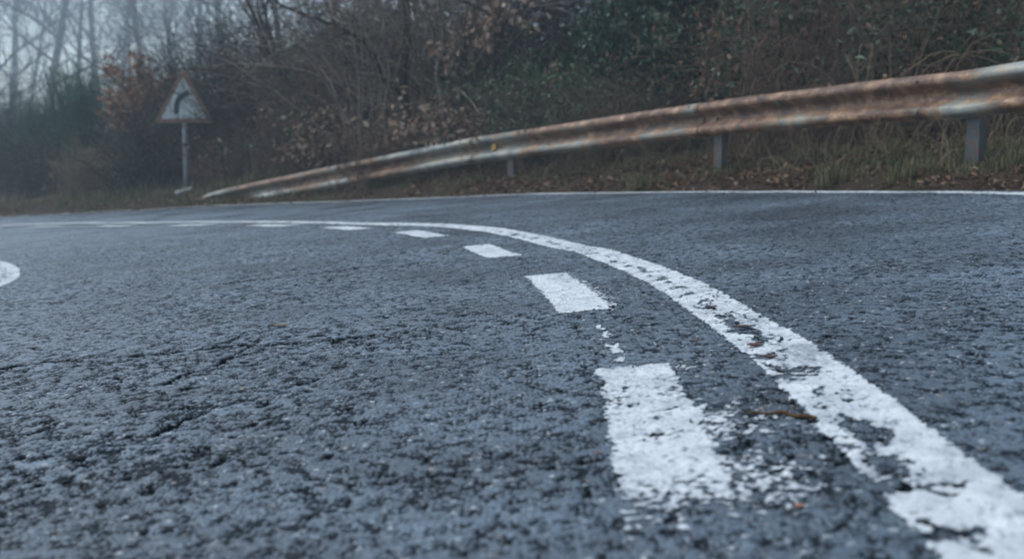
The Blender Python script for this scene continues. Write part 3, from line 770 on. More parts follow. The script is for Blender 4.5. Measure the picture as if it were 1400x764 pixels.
def shrub(name, label, cat, cx, cy, w, d, h, stems=120, stemmat='stem', leaves=(), arch=.5, twig=3, rad=.006, group=None, jit=.16, vert=1.0, seed=None, tubek=3, canes=0):
    """a many stemmed bush: arching stems with side shoots, leaves set along them. leaves: (count, size, material, low, high, part name)"""
    global rng
    if seed is not None: rng = np.random.default_rng(seed)
    z0 = g1(cx, cy); t = empty(name, (cx, cy, z0), label, cat, group)
    g = Geo(); pts = []
    bx = cx+w*.5*rng.uniform(-1, 1, stems)*rng.uniform(.3, 1, stems); by = cy+d*.5*rng.uniform(-1, 1, stems)
    bz = gz(bx, by)
    for i in range(stems):
        a = rng.uniform(0, 6.283); sp = rng.uniform(.1, 1)*arch
        hh = h*rng.uniform(.55, 1.15)
        L = hh*(1+.5*sp)
        P, dd = wander((bx[i], by[i], bz[i]-.03), (math.cos(a)*sp, math.sin(a)*sp*.7, vert), L, 9, jit, grav=.45*arch)
        r = rad*rng.uniform(.6, 1.4)
        g.tube(P, np.linspace(r, r*.35, len(P)), tubek)
        pts.append(P[2:])
        for q in range(twig):
            k = rng.integers(2, len(P)-1); a = rng.uniform(0, 6.283)
            P2, _ = wander(P[k], (math.cos(a), math.sin(a), rng.uniform(-.2, .8)*vert), L*rng.uniform(.15, .4), 5, .22, grav=.2*arch)
            g.tube(P2, np.linspace(r*.55, r*.2, len(P2)), 3); pts.append(P2[1:])
    g.build('stems', M[stemmat], t, True)
    if canes:
        gc = Geo()
        for i in range(canes):
            k = rng.integers(0, stems); a = rng.uniform(0, 6.283)
            P, _ = wander((bx[k], by[k]-.1, bz[k]-.03), (math.cos(a)*.8, math.sin(a)*.4-.15, 1.1), h*rng.uniform(.5, 1.3), 12, .13, grav=.75)
            gc.tube(P, np.linspace(.0065, .0025, len(P)), 4)
        gc.build('dry_canes', M['drystem'], t, True)
    pts = np.vstack(pts)
    for (n, size, mt, lo, hi, pn) in leaves:
        hz = (pts[:, 2]-z0)/h; c = vn(pts[:, 0]*2.2+7, pts[:, 2]*2.2+pts[:, 1]*1.3, 300+len(pn)) 
        ok = pts[(hz >= lo) & (hz <= hi) & (c > .46)]
        if len(ok) == 0: continue
        P = ok[rng.integers(0, len(ok), n)]+rng.normal(size=(n, 3))*size*1.1
        P[:, 2] = np.maximum(P[:, 2], z0-.2)
        gl = Geo(); leafgeo(gl, P, size); gl.build(pn, M[mt], t)
    return t

def evergreen(name, label, cat, cx, cy, w, d, h, n, size, mat, z_lo=0, trunkr=.05, group=None, seed=1, extra=None, lobes=14):
    """dense leafy crown: leaves on many small twigs fanned out from limbs, in uneven clumps"""
    global rng
    rng = np.random.default_rng(seed)
    z0 = g1(cx, cy); t = empty(name, (cx, cy, z0), label, cat, group)
    g = Geo(); pts = []
    P, _ = wander((cx, cy, z0-.1), (0, 0, 1), h*.95, 8, .05); g.tube(P, np.linspace(trunkr, trunkr*.3, len(P)), 8)
    for i in range(lobes):
        a = i*2.4+rng.uniform(-.4, .4); k = min(len(P)-1, 1+int((i/lobes)*(len(P)-1)))
        q = P[k]; e = np.array([math.cos(a)*w*.5, math.sin(a)*d*.5, rng.uniform(-.05, .30)*h])*rng.uniform(.55, 1.05)*(1-.35*i/lobes)
        L = np.linalg.norm(e); B, _ = wander(q, e, L, 7, .12); g.tube(B, np.linspace(trunkr*.4, .006, len(B)), 5)
        for j in range(26):
            b = B[rng.integers(2, len(B))]; a2 = rng.uniform(0, 6.283)
            tw, _ = wander(b, (math.cos(a2), math.sin(a2), rng.uniform(-.5, .9)), rng.uniform(.2, .55)*min(w, h)*.4, 5, .25, grav=.1)
            g.tube(tw, np.linspace(.006, .002, len(tw)), 3); pts.append(tw)
    g.build('trunk', M['bark'], t, True)
    pts = np.vstack(pts); gl = Geo()
    Q = pts[rng.integers(0, len(pts), n)]+rng.normal(size=(n, 3))*size*1.3
    c = vn(Q[:, 0]*2.6+3, Q[:, 2]*2.6+Q[:, 1]*2.1, seed+40); Q = Q[c > .30]
    Q = Q[Q[:, 2] > z0+z_lo]
    leafgeo(gl, Q, size, droop=.25, aspect=.6); gl.build('crown', M[mat], t)
    if extra:
        n2, s2, m2, pn = extra; gl = Geo(); Q = pts[rng.integers(0, len(pts), n2)]+rng.normal(size=(n2, 3))*s2
        leafgeo(gl, Q, s2); gl.build(pn, M[m2], t)
    return t

def bare_tree(name, label, cx, cy, h, r0, lean=(0, 0), seed=1, mat='greybark', levels=4, spread=.75, first=.25, nb=7, group=None, cat='tree', twigr=.004, zup=None, dense=1.0, leaf=None):
    """leafless tree: tapered trunk, limbs, branches and twigs"""
    global rng
    rng = np.random.default_rng(seed)
    z0 = g1(cx, cy); t = empty(name, (cx, cy, z0), label, cat, group)
    gt = Geo(); gc = Geo(); tips = []
    P, _ = wander((cx, cy, z0-.15), (lean[0], lean[1], 1), h, 12, .055, up=.01)
    gt.tube(P, np.linspace(r0, r0*.18, len(P))*np.r_[1.35, 1.1, np.ones(len(P)-2)], 8)
    def grow(p, d, L, r, lev):
        n = 7 if lev < 3 else 5
        B, dd = wander(p, d, L, n, .13 if lev < 3 else .2, up=.035)
        (gt if lev == 1 else gc).tube(B, np.linspace(r, max(r*.3, twigr*.5), len(B)), 5 if lev == 1 else 3)
        if lev >= 3: tips.append(B[1:])
        if lev >= levels: return
        k = max(2, int((nb-lev)*dense))
        for i in range(k):
            j = rng.integers(2, len(B)); a = rng.uniform(0, 6.283)
            v = B[min(j, len(B)-1)]-B[max(j-1, 0)]; v /= np.linalg.norm(v)+1e-9
            s = np.array([math.cos(a), math.sin(a), rng.uniform(-.3, .7)])
            grow(B[j], v+s*spread, L*rng.uniform(.4, .68), max(r*.5, twigr), lev+1)
    for i in range(nb+2):
        f = first+(1-first)*(i+.5)/(nb+2); j = min(len(P)-2, int(f*(len(P)-1)))
        a = i*2.4+rng.uniform(-.5, .5)
        grow(P[j], (math.cos(a), math.sin(a), rng.uniform(.5, 1.1)), h*rng.uniform(.28, .42)*(1.15-.5*f), r0*.42*(1-.6*f)+twigr, 1)
    gt.build('trunk', M[mat], t, True); gc.build('crown', M[mat], t, True)
    if leaf:
        n, size, mt, pn = leaf; T_ = np.vstack(tips); gl = Geo()
        c = vn(T_[:, 0]*2, T_[:, 2]*2, seed); T_ = T_[c > .4]
        leafgeo(gl, T_[rng.integers(0, len(T_), n)]+rng.normal(size=(n, 3))*size*.6, size, droop=.6); gl.build(pn, M[mt], t)
    return t

S_ = shrub
def near_right():
    G = 'bramble bushes behind the crash barrier'
    S_('bramble_bush', 'bramble bush with green and brown leaves, rightmost behind the grey rail panel', 'bush', *xy(1400, 10.6), 1.5, 1.2, 1.9, 110, leaves=[(3000,.078,'bramble',.15,1.3,'leaves'),(700,.06,'dead',.0,1.2,'dead_leaves')], group=G, seed=21, canes=34)
    S_('bramble_bush', 'tangled bramble bush behind the rusty rail panel, left of the rightmost barrier post', 'bush', *xy(1235, 11.4), 1.7, 1.3, 1.75, 120, leaves=[(3400,.078,'bramble',.1,1.3,'leaves'),(600,.06,'dead',.0,1.2,'dead_leaves')], group=G, seed=22, canes=34)
    S_('bramble_bush', 'reddish brown bramble bush with few green leaves, right above the middle barrier post', 'bush', *xy(1065, 12.3), 1.6, 1.3, 1.75, 150, leaves=[(1500,.07,'bramble',.2,1.3,'leaves'),(900,.06,'dead',.3,1.2,'dead_leaves')], group=G, seed=23, canes=34)
    S_('ivy_bush', 'green leafy bush with dull ivy leaves behind the rail at upper right', 'bush', *xy(1160, 13.8), 2.4, 1.4, 2.6, 100, leaves=[(5600,.085,'bramble',.25,1.2,'leaves')], group=G, seed=24)
    S_('ivy_bush', 'dark ivy bush at the right edge of the frame under the black trunks', 'bush', *xy(1345, 14.4), 2.2, 1.2, 2.5, 90, leaves=[(5000,.08,'holly',.2,1.2,'leaves'),(900,.05,'dead',.3,1.2,'dead_leaves')], group=G, seed=25)
    T_ = 'black trunks standing above the right end of the barrier'
    bare_tree('bare_tree', 'black ivy clad trunk at upper right, above the panel joint', *xy(1322, 12.0), 7.0, .065, (.02,0), 31, 'blackbark', 4, group=T_, leaf=(1500,.05,'holly','ivy_leaves'))
    bare_tree('bare_tree', 'black trunk near the right edge, second from the right', *xy(1352, 13.0), 8.0, .055, (-.03,0), 32, 'blackbark', 4, group=T_)
    bare_tree('bare_tree', 'thick black trunk at the right edge of the frame', *xy(1396, 12.3), 7.5, .11, (.03,0), 33, 'blackbark', 4, group=T_)
    bare_tree('bare_tree', 'slender dark tree leaning left, above the rusted rail panel', *xy(1262, 13.8), 5.5, .045, (-.62,0), 34, 'bark', 3, group=T_)
    bare_tree('bare_tree', 'thin dark tree with leaning stem behind the ivy bush', *xy(1300, 14.6), 6.0, .05, (-.30,0), 35, 'blackbark', 3, group=T_)
def middle():
    evergreen('evergreen_tree', 'large dark evergreen tree behind the middle of the barrier', 'tree', *xy(900, 15.1), 2.3, 1.8, 3.6, 34000, .06, 'holly', .1, .07, seed=41, lobes=26)
    evergreen('evergreen_bush', 'dark evergreen bush right of the large evergreen tree', 'bush', *xy(985, 15.6), 1.9, 1.3, 3.3, 15000, .06, 'holly', .1, .05, seed=42, lobes=18)
    S_('bramble_bush', 'rounded green bramble bush left of the dark evergreen tree', 'bush', *xy(745, 15.9), 1.6, 1.4, 1.25, 260, leaves=[(7500,.055,'bramble',.1,1.3,'leaves'),(900,.06,'fresh',.7,1.4,'fresh_leaves')], arch=.8, seed=43)
    S_('bramble_bush', 'low greyish bramble bush just behind the rail below the evergreen tree', 'bush', *xy(850, 14.5), 1.7, .8, .95, 240, leaves=[(4500,.038,'bramble',.1,1.2,'leaves'),(900,.04,'dead',0,1.2,'dead_leaves')], seed=44, canes=34)
    bare_tree('beech_sapling', 'sapling holding clusters of pale brown leaves left of the green bramble bush', *xy(655, 16.8), 3.2, .035, (.1,0), 45, 'bark', 3, nb=5, leaf=(800,.10,'pale','dead_leaves'))
    S_('bare_thicket', 'thicket of bare upright stems behind the pale brown leaves', 'thicket', *xy(690, 18.5), 2.6, 1.5, 3.0, 150, 'bark', twig=5, rad=.009, seed=46, jit=.12, arch=.35)
    S_('vine_thicket', 'tall dark thicket of hanging vines and stems left of centre', 'thicket', *xy(585, 18.6), 2.4, 1.6, 3.9, 170, 'vine', leaves=[(1600,.06,'dead',.1,1.2,'dead_leaves')], twig=4, rad=.014, seed=47, jit=.14, arch=.45)
    S_('bare_thicket', 'bare brown thicket with curved stems under the leaning tree', 'thicket', *xy(495, 20.4), 2.0, 1.6, 3.0, 260, 'stem', leaves=[(1800,.04,'bramble',.1,1.0,'leaves')], twig=5, rad=.009, seed=48, jit=.16, arch=.5)
    S_('beech_bush', 'low bush of pale curled dead leaves behind the sloping end of the barrier', 'bush', *xy(462, 19.7), 1.3, .8, 1.15, 70, 'bark', leaves=[(1500,.095,'pale',.25,1.3,'dead_leaves')], arch=.9, seed=49)
    S_('beech_bush', 'small bush of brown dead leaves to the right of the paler one', 'bush', *xy(625, 16.9), 1.1, .7, 1.2, 50, 'bark', leaves=[(700,.09,'pale',.35,1.2,'dead_leaves')], arch=.9, seed=50)
    S_('bare_thicket', 'dense dark undergrowth behind the barrier below the vine thicket', 'thicket', *xy(580, 17.5), 2.4, .8, .9, 330, 'stem', leaves=[(3000,.04,'litter',.0,1.2,'dead_leaves')], twig=4, seed=51, canes=34)
    # leaning trees, upper left of centre
    t = bare_tree('leaning_tree', 'dark leaning tree with an arching branch left of centre', *xy(478, 21), 5.8, .055, (-.62,0), 52, 'blackbark', 3, nb=6)
    bare_tree('leaning_tree', 'thin dark tree leaning left beside the arching one', *xy(430, 21.8), 6.0, .05, (-.35,0), 53, 'blackbark', 3, nb=6)
    g = Geo(); Z = 18.2
    P = spline([pz(a, b, Z) for a, b in ((600,150),(560,140),(535,122),(518,100),(514,80),(500,62),(470,42),(425,24),(385,8),(350,-15))], .1)[0]
    base = np.array([P[0][0]+.3, P[0][1]+.2, g1(P[0][0]+.3, P[0][1]+.2)-.1]); P = np.vstack([base, (base+P[0])/2+[.05,0,.1], P])
    r = np.linspace(.045, .014, len(P)); t = empty('crooked_tree', tuple(base), 'crooked black stem rising and arching over to the left above the barrier', 'tree')
    g.tube(P, r, 6, True); g.build('trunk', M['blackbark'], t, True)
    g = Geo()
    for i in range(40):
        b = P[rng.integers(6, len(P))]; B, _ = wander(b, (rng.uniform(-1, .6), rng.uniform(-.4, .4), rng.uniform(.0, 1)), rng.uniform(.4, 1.2), 7, .16); g.tube(B, np.linspace(.008, .002, len(B)), 3)
    g.build('crown', M['blackbark'], t, True)
def bough(name, label, Z, px, r0, r1, seed, mat):
    global rng
    rng = np.random.default_rng(seed)
    P = spline([pz(a, b, Z) for a, b in px], .08)[0]
    base = np.array([P[0][0]+.08, P[0][1]+.1, g1(P[0][0]+.08, P[0][1]+.1)-.1])
    P = np.vstack([base, base*.5+P[0]*.5+[.04, 0, 0], P]); t = empty(name, tuple(base), label, 'tree')
    g = Geo(); g.tube(P, np.linspace(r0, r1, len(P)), 6, True); g.build('trunk', M[mat], t, True); g = Geo()
    for i in range(26):
        b = P[rng.integers(5, len(P))]; B, _ = wander(b, (rng.uniform(-1, .6), rng.uniform(-.4, .4), rng.uniform(.0, 1)), rng.uniform(.2, .8), 7, .16); g.tube(B, np.linspace(.006, .0015, len(B)), 3)
    g.build('crown', M[mat], t, True)
def right_boughs():
    bough('leaning_sapling', 'pale grey bough bending up to the left over the rusted rail panel', 11.6, [(1290,150),(1275,95),(1255,66),(1222,55),(1190,38),(1165,12),(1150,-20)], .022, .009, 601, 'vine')
    bough('leaning_sapling', 'black slender stem leaning left beside the upper right trunks', 11.9, [(1300,140),(1284,100),(1262,60),(1244,25),(1228,-20)], .026, .014, 602, 'blackbark')
    bough('leaning_sapling', 'thin brown stem leaning right above the middle of the rusted panel', 12.4, [(1090,150),(1100,100),(1116,55),(1128,10),(1150,-30)], .018, .009, 603, 'bark')
right_boughs()
def centre_trunks():
    bough('vine_clad_trunk', 'dark upright trunk left of centre, inside the hanging vines', 17.6, [(566,205),(556,150),(551,95),(558,45),(550,-30)], .075, .050, 611, 'blackbark')
    bough('vine_clad_trunk', 'pale brown twisted vine stem just right of the dark centre trunk', 17.4, [(598,200),(606,150),(596,100),(606,55),(598,10),(604,-30)], .035, .022, 612, 'vine')
    bough('vine_clad_trunk', 'slanting brown stem right of the pale twisted vine stem', 17.5, [(625,195),(640,140),(630,85),(648,30),(655,-30)], .030, .018, 613, 'bark')
    bough('vine_clad_trunk', 'thin pale stem left of the dark centre trunk', 17.7, [(530,200),(525,150),(533,100),(524,50),(530,-30)], .022, .014, 614, 'vine')
centre_trunks()
def left():
    S_('ivy_bush', 'dark green ivy bush between the warning sign and the leaning trees', 'bush', *xy(398, 21.2), 1.5, 1.0, 2.3, 90, leaves=[(5200,.055,'holly',.2,1.1,'leaves')], seed=61)
    S_('bare_thicket', 'dark brown thicket of fine bare stems right of the warning sign', 'thicket', *xy(335, 23.4), 2.2, 1.6, 2.7, 330, 'bark', leaves=[(1500,.05,'bramble',.1,1.0,'leaves')], twig=5, rad=.010, seed=62, jit=.14)
    S_('bare_thicket', 'brown undergrowth behind the buried end of the barrier', 'thicket', *xy(350, 22.2), 2.4, .8, 1.0, 260, 'stem', leaves=[(1500,.05,'litter',.0,1.2,'dead_leaves')], twig=4, seed=63)
    S_('bare_thicket', 'thicket with grey green leaves directly behind the warning sign', 'thicket', *xy(262, 25.2), 2.4, 1.2, 2.5, 260, 'bark', leaves=[(2200,.06,'bramble',.2,1.0,'leaves')], twig=5, rad=.010, seed=64)
    bare_tree('oak_sapling', 'young oak full of rust brown leaves left of the warning sign', *xy(206, 26.6), 2.45, .045, (-.03,0), 65, 'bark', 3, nb=7, first=.2, spread=.9, leaf=(1900,.12,'oak','dead_leaves'))
    bare_tree('oak_sapling', 'small oak shoot with rust brown leaves close to the sign panel', *xy(226, 25.9), 2.0, .03, (.1,0), 66, 'bark', 3, nb=5, first=.2, leaf=(600,.10,'oak','dead_leaves'))
    # broom
    for px, Z, w, h, sd, lab in ((112, 29.5, 1.7, 2.95, 67, 'tall green broom shrub left of the young oak'), (60, 32.5, 1.4, 2.4, 68, 'lower greyish green broom shrub near the left edge')):
        x, y = xy(px, Z); z0 = g1(x, y); t = empty('broom_shrub', (x, y, z0), lab, 'shrub'); g = Geo(); gs = Geo()
        for i in range(34):
            a = rng.uniform(0, 6.283); sp = rng.uniform(0, .35)
            P, d_ = wander((x+rng.normal()*.12, y+rng.normal()*.12, z0-.05), (math.cos(a)*sp, math.sin(a)*sp, 1), h*rng.uniform(.5, .8), 7, .07); gs.tube(P, np.linspace(.018, .006, len(P)), 4)
            for j in range(46):
                k = rng.integers(2, len(P)); a = rng.uniform(0, 6.283)
                Q, _ = wander(P[k], (math.cos(a)*.33, math.sin(a)*.33, 1), h*rng.uniform(.15, .4), 4, .08); g.tube(Q, np.linspace(.007, .003, len(Q)), 3)
        gs.build('stems', M['bark'], t, True); g.build('shoots', M['broom'], t, True)
    Gd = 'scrub along the far left verge'
    for px, Z, w, h, sd, st, lf, lab in (
        (150, 27.0, 2.3, 1.15, 71, 'drystem', [(900,.05,'bramble',.1,1,'leaves'),(900,.06,'dead',0,1,'dead_leaves')], 'mound of dry straw coloured stalks below the young oak'),
        (205, 25.4, 1.9, 1.35, 72, 'bark', [(1600,.055,'bramble',.1,1.1,'leaves'),(800,.06,'dead',0,1,'dead_leaves')], 'dark brown bush below the oak leaves, just left of the sign pole'),
        (85, 30.2, 2.8, 1.6, 73, 'bark', [(1500,.06,'bramble',.1,1,'leaves'),(700,.06,'litter',0,1,'dead_leaves')], 'dark scrub at the foot of the tall broom shrub'),
        (25, 33.5, 3.0, 1.8, 74, 'bark', [(1500,.07,'bramble',.1,1,'leaves'),(500,.06,'dead',0,1,'dead_leaves')], 'misty dark scrub at the left edge below the grey broom'),
        (-30, 39, 3.4, 2.8, 75, 'bark', [(1500,.07,'bramble',.1,1,'leaves')], 'tall misty scrub half out of the frame at the left edge'),
        (20, 40, 4, 3.8, 76, 'greybark', [(1500,.08,'bramble',.1,.8,'leaves')], 'tall hazy bush with pale stems behind the left edge scrub'),
        (160, 34, 3.8, 3.2, 77, 'greybark', [(900,.08,'bramble',.1,.8,'leaves')], 'hazy thicket behind the tall broom and the young oak'),
        (290, 29, 3.6, 3.4, 78, 'greybark', [(1500,.07,'bramble',.1,.8,'leaves')], 'hazy thicket of fine stems above and behind the sign panel')):
        x, y = xy(px, Z); S_('scrub', lab, 'scrub', x, y, w, 1.4, h, 230, st, leaves=lf, twig=5, rad=.010, seed=sd, group=Gd, jit=.15)
    # pale stick by the barrier end
    g = Geo(); a = pz(349, 246, 20.6); b = pz(341, 196, 20.6); z0 = g1(a[0], a[1])
    g.tube([(a[0], a[1], z0-.05), ((a[0]+b[0])/2+.02, a[1], (z0+b[2])/2), b], [.014, .012, .006], 5, True)
    tag(g.build('dry_stalk', M['drystem'], None, True), 'single pale dry stalk standing behind the buried barrier end', 'stalk')
def mist_trees():
    G = 'bare trees standing in the mist'
    for i, (px, Z, h, r, lean, sd, lab) in enumerate((
        (72, 141, 31.9, 0.517, (.0,0), 81, 'misty bare tree with forked crown at far left, behind the broom'),
        (205, 129, 30, 0.38, (-.10,0), 82, 'misty bare tree leaning slightly left above the oak leaves'),
        (140, 186, 39.4, 0.587, (.04,0), 83, 'faint misty tree between the two nearer ones on the left'),
        (-20, 156, 33.8, 0.517, (.05,0), 84, 'misty bare tree at the very left edge'),
        (268, 156, 35.6, 0.449, (.05,0), 85, 'faint bare tree above the warning sign'),
        (325, 108, 26.2, 0.31, (-.08,0), 86, 'bare grey tree above the thicket right of the sign'),
        (20, 225, 41.2, 0.69, (0,0), 87, 'farthest pale tree in the mist at upper left'),
        (395, 46, 12, .15, (-.05,0), 88, 'bare grey tree behind the thin leaning tree'),
        (450, 40, 11, .14, (.08,0), 89, 'bare grey tree behind the arching branch'),
        (530, 34, 10, .14, (-.04,0), 90, 'bare tree rising behind the vine thicket on its left side'),
        (600, 25, 8.5, .14, (.03,0), 91, 'dark bare tree inside the vine thicket'),
        (700, 27, 9, .10, (.05,0), 92, 'bare tree above the pale brown sapling leaves'),
        (755, 24, 8, .07, (-.04,0), 93, 'thin bare tree above the green bramble bush'),
        (1010, 22, 8, .08, (.05,0), 94, 'thin bare tree right of the dark evergreens'),
        (1090, 24, 8.5, .10, (-.05,0), 95, 'bare grey tree above the reddish bramble bush'),
        (1180, 22, 8, .09, (.04,0), 96, 'bare tree above the leafy ivy bush'),
        (1240, 28, 9, .12, (0,0), 97, 'bare grey tree behind the slender leaning tree'),
        (1420, 24, 9, .14, (-.05,0), 98, 'bare tree outside the right edge reaching into the frame'),
        (110, 160, 31.9, 0.345, (-.04,0), 201, 'faint slim tree right of the forked misty tree'),
        (165, 176, 33.8, 0.38, (.05,0), 202, 'very faint tree behind the misty leaning one'),
        (235, 195, 35.6, 0.38, (0,0), 203, 'very faint tree far above the young oak'),
        (300, 180, 35.6, 0.414, (-.05,0), 204, 'very faint tree above and right of the sign'),
        (45, 186, 33.8, 0.345, (.06,0), 205, 'very faint tree left of the forked misty tree'),
        (-5, 195, 33.8, 0.43, (.04,0), 206, 'very faint tree at the left edge behind the others'),
        (360, 136, 28.1, 0.31, (.05,0), 207, 'faint bare tree between the sign and the arching branch'),
        (250, 122, 22.5, 0.207, (-.1,0), 208, 'thin faint tree just above the sign point'),
        (180, 148, 26.2, 0.241, (.08,0), 209, 'thin faint tree rising out of the oak leaves'),
        (860, 30, 10, .14, (0,0), 99, 'bare tree hidden behind the large evergreen'))):
        x, y = xy(px, Z)
        bare_tree('misty_tree' if Z > 30 else 'bare_tree', lab, x, y, h, r, lean, sd, 'greybark', 4, nb=6, group=G, first=.15, twigr=.024 if Z > 70 else (.007 if Z > 30 else .004), dense=1.25 if Z > 54 else 1.0)
    H = 'dark thickets closing the view behind the hedge'
    for px, Z, w, h, sd, lab in ((1120, 17, 4.4, 3.4, 101, 'dark background thicket behind the reddish bramble'), (1340, 17, 4.0, 2.6, 102, 'dark background thicket behind the black trunks'), (975, 20, 3.4, 3.6, 210, 'background thicket closing the gap right of the evergreens'), (800, 19.5, 3.8, 3.0, 103, 'background thicket behind the green bramble bush'),
                                 (430, 25, 4.2, 3.0, 104, 'hazy thicket behind the leaning trees'), (560, 22, 3.6, 2.8, 105, 'background thicket behind the vine tangle')):
        x, y = xy(px, Z); S_('background_thicket', lab, 'thicket', x, y, w, 1.6, h, 300, 'blackbark', leaves=[(4500,.07,'holly',.0,.9,'leaves')], twig=5, rad=.012, seed=sd, group=H)
near_right(); middle(); left(); mist_trees()

# ---------------------------------------------------------------- grass and fallen leaves on the verge
def along(n, dlo, dhi, smin=17.0, smax=66.0, pw=1.0):
    # more of them where the verge is close
    s = smin+(smax-smin)*rng.random(n)**pw; i = np.clip((s/.1).astype(int), 0, len(edgeC)-1)
    d = rng.uniform(dlo, dhi, n)
    x = edgeC[i, 0]+edgeN[i, 0]*d; y = edgeC[i, 1]+edgeN[i, 1]*d
    return x, y, d
def blades(g, x, y, z, h, w):
    n = len(x); a = rng.uniform(0, 6.283, n); lean = rng.uniform(.1, .8, n)*h
    dx, dy = np.cos(a), np.sin(a)
    B = np.column_stack([x, y, z]); S = np.column_stack([-dy, dx, 0*dx])*w[:, None]*.5
    Mi = B+np.column_stack([dx*lean*.35, dy*lean*.35, h*.6]); Ti = B+np.column_stack([dx*lean, dy*lean, h*.95])
    V = np.stack([B-S, B+S, Mi+S*.7, Mi-S*.7, Ti], 1).reshape(-1, 3); k = np.arange(n)*5
    g.add(V, np.stack([k, k+1, k+2, k+3], 1), np.stack([k+3, k+2, k+4], 1))
def grass():
    global rng
    rng = np.random.default_rng(400)
    g = Geo()
    x, y, d = along(60000, .16, 1.7, pw=1.25)
    c = fbm(x*1.6, y*1.6, 410, 3)+.10*(d > .3); m = c > rng.uniform(.30, .66, len(x)); x, y, d, c = x[m], y[m], d[m], c[m]
    h = (.02+.085*sstep(.4, .8, c)*rng.random(len(x)))*(.5+.6*sstep(.15, .6, d)); blades(g, x, y, vergez(x, y, d)-.01, h, rng.uniform(.004, .010, len(x)))
    x, y, d = along(46000, .26, 1.5, 17, 42, 1.0); c = fbm(x*2.2, y*2.2, 414, 3); m = c > rng.uniform(.35, .68, len(x)); x, y, d, c = x[m], y[m], d[m], c[m]
    blades(g, x, y, vergez(x, y, d)-.01, (.04+.13*sstep(.4, .8, c)*rng.random(len(x)))*(.4+.6*sstep(.25, .7, d)), rng.uniform(.004, .009, len(x)))
    x, y, d = along(26000, .18, 2.6, 34, 64, 1.0); c = fbm(x*.8, y*.8, 412, 3); m = c > rng.uniform(.3, .6, len(x)); x, y, d, c = x[m], y[m], d[m], c[m]
    blades(g, x, y, vergez(x, y, d)-.01, (.08+.30*sstep(.4, .8, c)*rng.random(len(x)))*(.4+.6*sstep(.15, .8, d)), rng.uniform(.012, .026, len(x)))
    tag(g.build('grass', M['grass']), 'short green and straw coloured grass along the verge', 'grass', kind='stuff')
    g = Geo(); x, y, d = along(5200, .45, 2.6, pw=1.2); m = vn(x*2, y*2, 420) > .4; x, y, d = x[m], y[m], d[m]
    z = vergez(x, y, d)
    for i in range(len(x)):
        a = rng.uniform(0, 6.283); P, _ = wander((x[i], y[i], z[i]-.02), (math.cos(a)*.6, math.sin(a)*.6, 1), rng.uniform(.15, .6), 5, .2, grav=.5)
        g.tube(P, np.linspace(.0035, .0012, len(P)), 3)
    tag(g.build('dry_weeds', M['drystem']), 'dry bent weed stalks under and behind the crash barrier', 'weeds', kind='stuff')
    g = Geo(); x, y, d = along(28000, .14, 1.5, 17, 55, 1.5); z = vergez(x, y, d)+.012
    m = fbm(x*1.3+5, y*1.3, 430, 2) > rng.uniform(.25, .6, len(x)); P = np.column_stack([x, y, z])[m]
    leafgeo(g, P, .065, droop=-.05, flat=.75, fold=.5)
    x, y, d = along(1500, -.55, .16, 17, 50, 1.4); m = rng.random(len(x)) < np.exp(-(.16-d)*4.5); x, y = x[m], y[m]
    leafgeo(g, np.column_stack([x, y, basez(x)+.016]), .035, droop=-.05, flat=.8, fold=.4)
    tag(g.build('fallen_leaves', M['litter']), 'brown fallen leaves scattered on the verge by the edge line', 'leaves', kind='stuff')
    # green tufts that stand out
    for px, py, S, lab in ((1140, 236, 188, 'green grass tuft between the middle and right barrier posts'), (1245, 238, 202, 'largest pale green grass tuft, just left of the right barrier post'), (1395, 236, 220, 'green grass tuft at the right edge below the rail'), (880, 246, 148, 'small green tuft left of the middle barrier post')):
        Z = FPX/S; x0, y0 = xy(px, Z); dd = float(sdist(np.array([x0]), np.array([y0]), EC)[0])
        z0 = g1(x0, y0); t = empty('grass_tuft', (x0, y0, z0), lab, 'grass tuft', 'green grass tufts on the verge'); g = Geo(); n = 170
        x = x0+np.clip(rng.normal(size=n), -1.8, 1.8)*.08; y = y0+np.clip(rng.normal(size=n), -1.8, 1.8)*.05; blades(g, x, y, np.full(n, z0-.02), rng.uniform(.07, .2, n), rng.uniform(.006, .011, n))
        g.build('blades', M['grass'], t)
grass()

# ---------------------------------------------------------------- small things lying on the road
def rz_(x, y):
    h, _, _, _ = relief(np.array([[x]]), np.array([[y]]), np.array([[math.hypot(x, y)]])); return float(basez(x)+h[0, 0])
def leaf_on_road(px, py, size, col, label, ang=0., cat='leaf', curl=.3):
    x, y = at(px, py); m, nt, bs = newmat('litter_'+cat); co = objco(nt); n = noise(nt, 60, 4, co)
    c = ramp(nt, [(.3, tuple(v*.5 for v in col)), (.7, col)], n.outputs[0]); nt.links.new(c.outputs[0], bs.inputs['Base Color']); bs.inputs['Roughness'].default_value = .7
    n_ = 9; V = []
    for i in range(n_):
        s = i/(n_-1); w = math.sin(math.pi*min(1, s*1.02))**.8*.28*size*(1+.15*math.sin(i*2.3))+.0006
        zc = curl*size*(s-.5)**2
        for q, zz in ((-1, .22), (-.5, .05), (0, 0), (.5, .05), (1, .22)):
            V.append(((s-.5)*size, q*w, zc+zz*w*1.2+.0025))
    V = np.array(V); R = np.array(Matrix.Rotation(ang, 3, 'Z')); V = V@R.T+np.array((x, y, rz_(x, y)+.0015))
    V2 = V-[0, 0, .0008]; F = gridF(n_, 5); nn = len(V)
    o = mesh('fallen_leaf', np.vstack([V, V2]), [F, F[:, ::-1]+nn], m, smooth=True)
    return tag(o, label, cat, 'single leaves lying on the asphalt')
leaf_on_road(382, 451, .055, (.30,.24,.15), 'straw coloured leaf on the asphalt left of centre', .2)
leaf_on_road(951, 471, .020, (.22,.09,.04), 'tiny brown leaf between the near dashes and the centre line', .4)
leaf_on_road(1092, 702, .016, (.45,.16,.08), 'orange leaf fragment right of the nearest dash', .8)
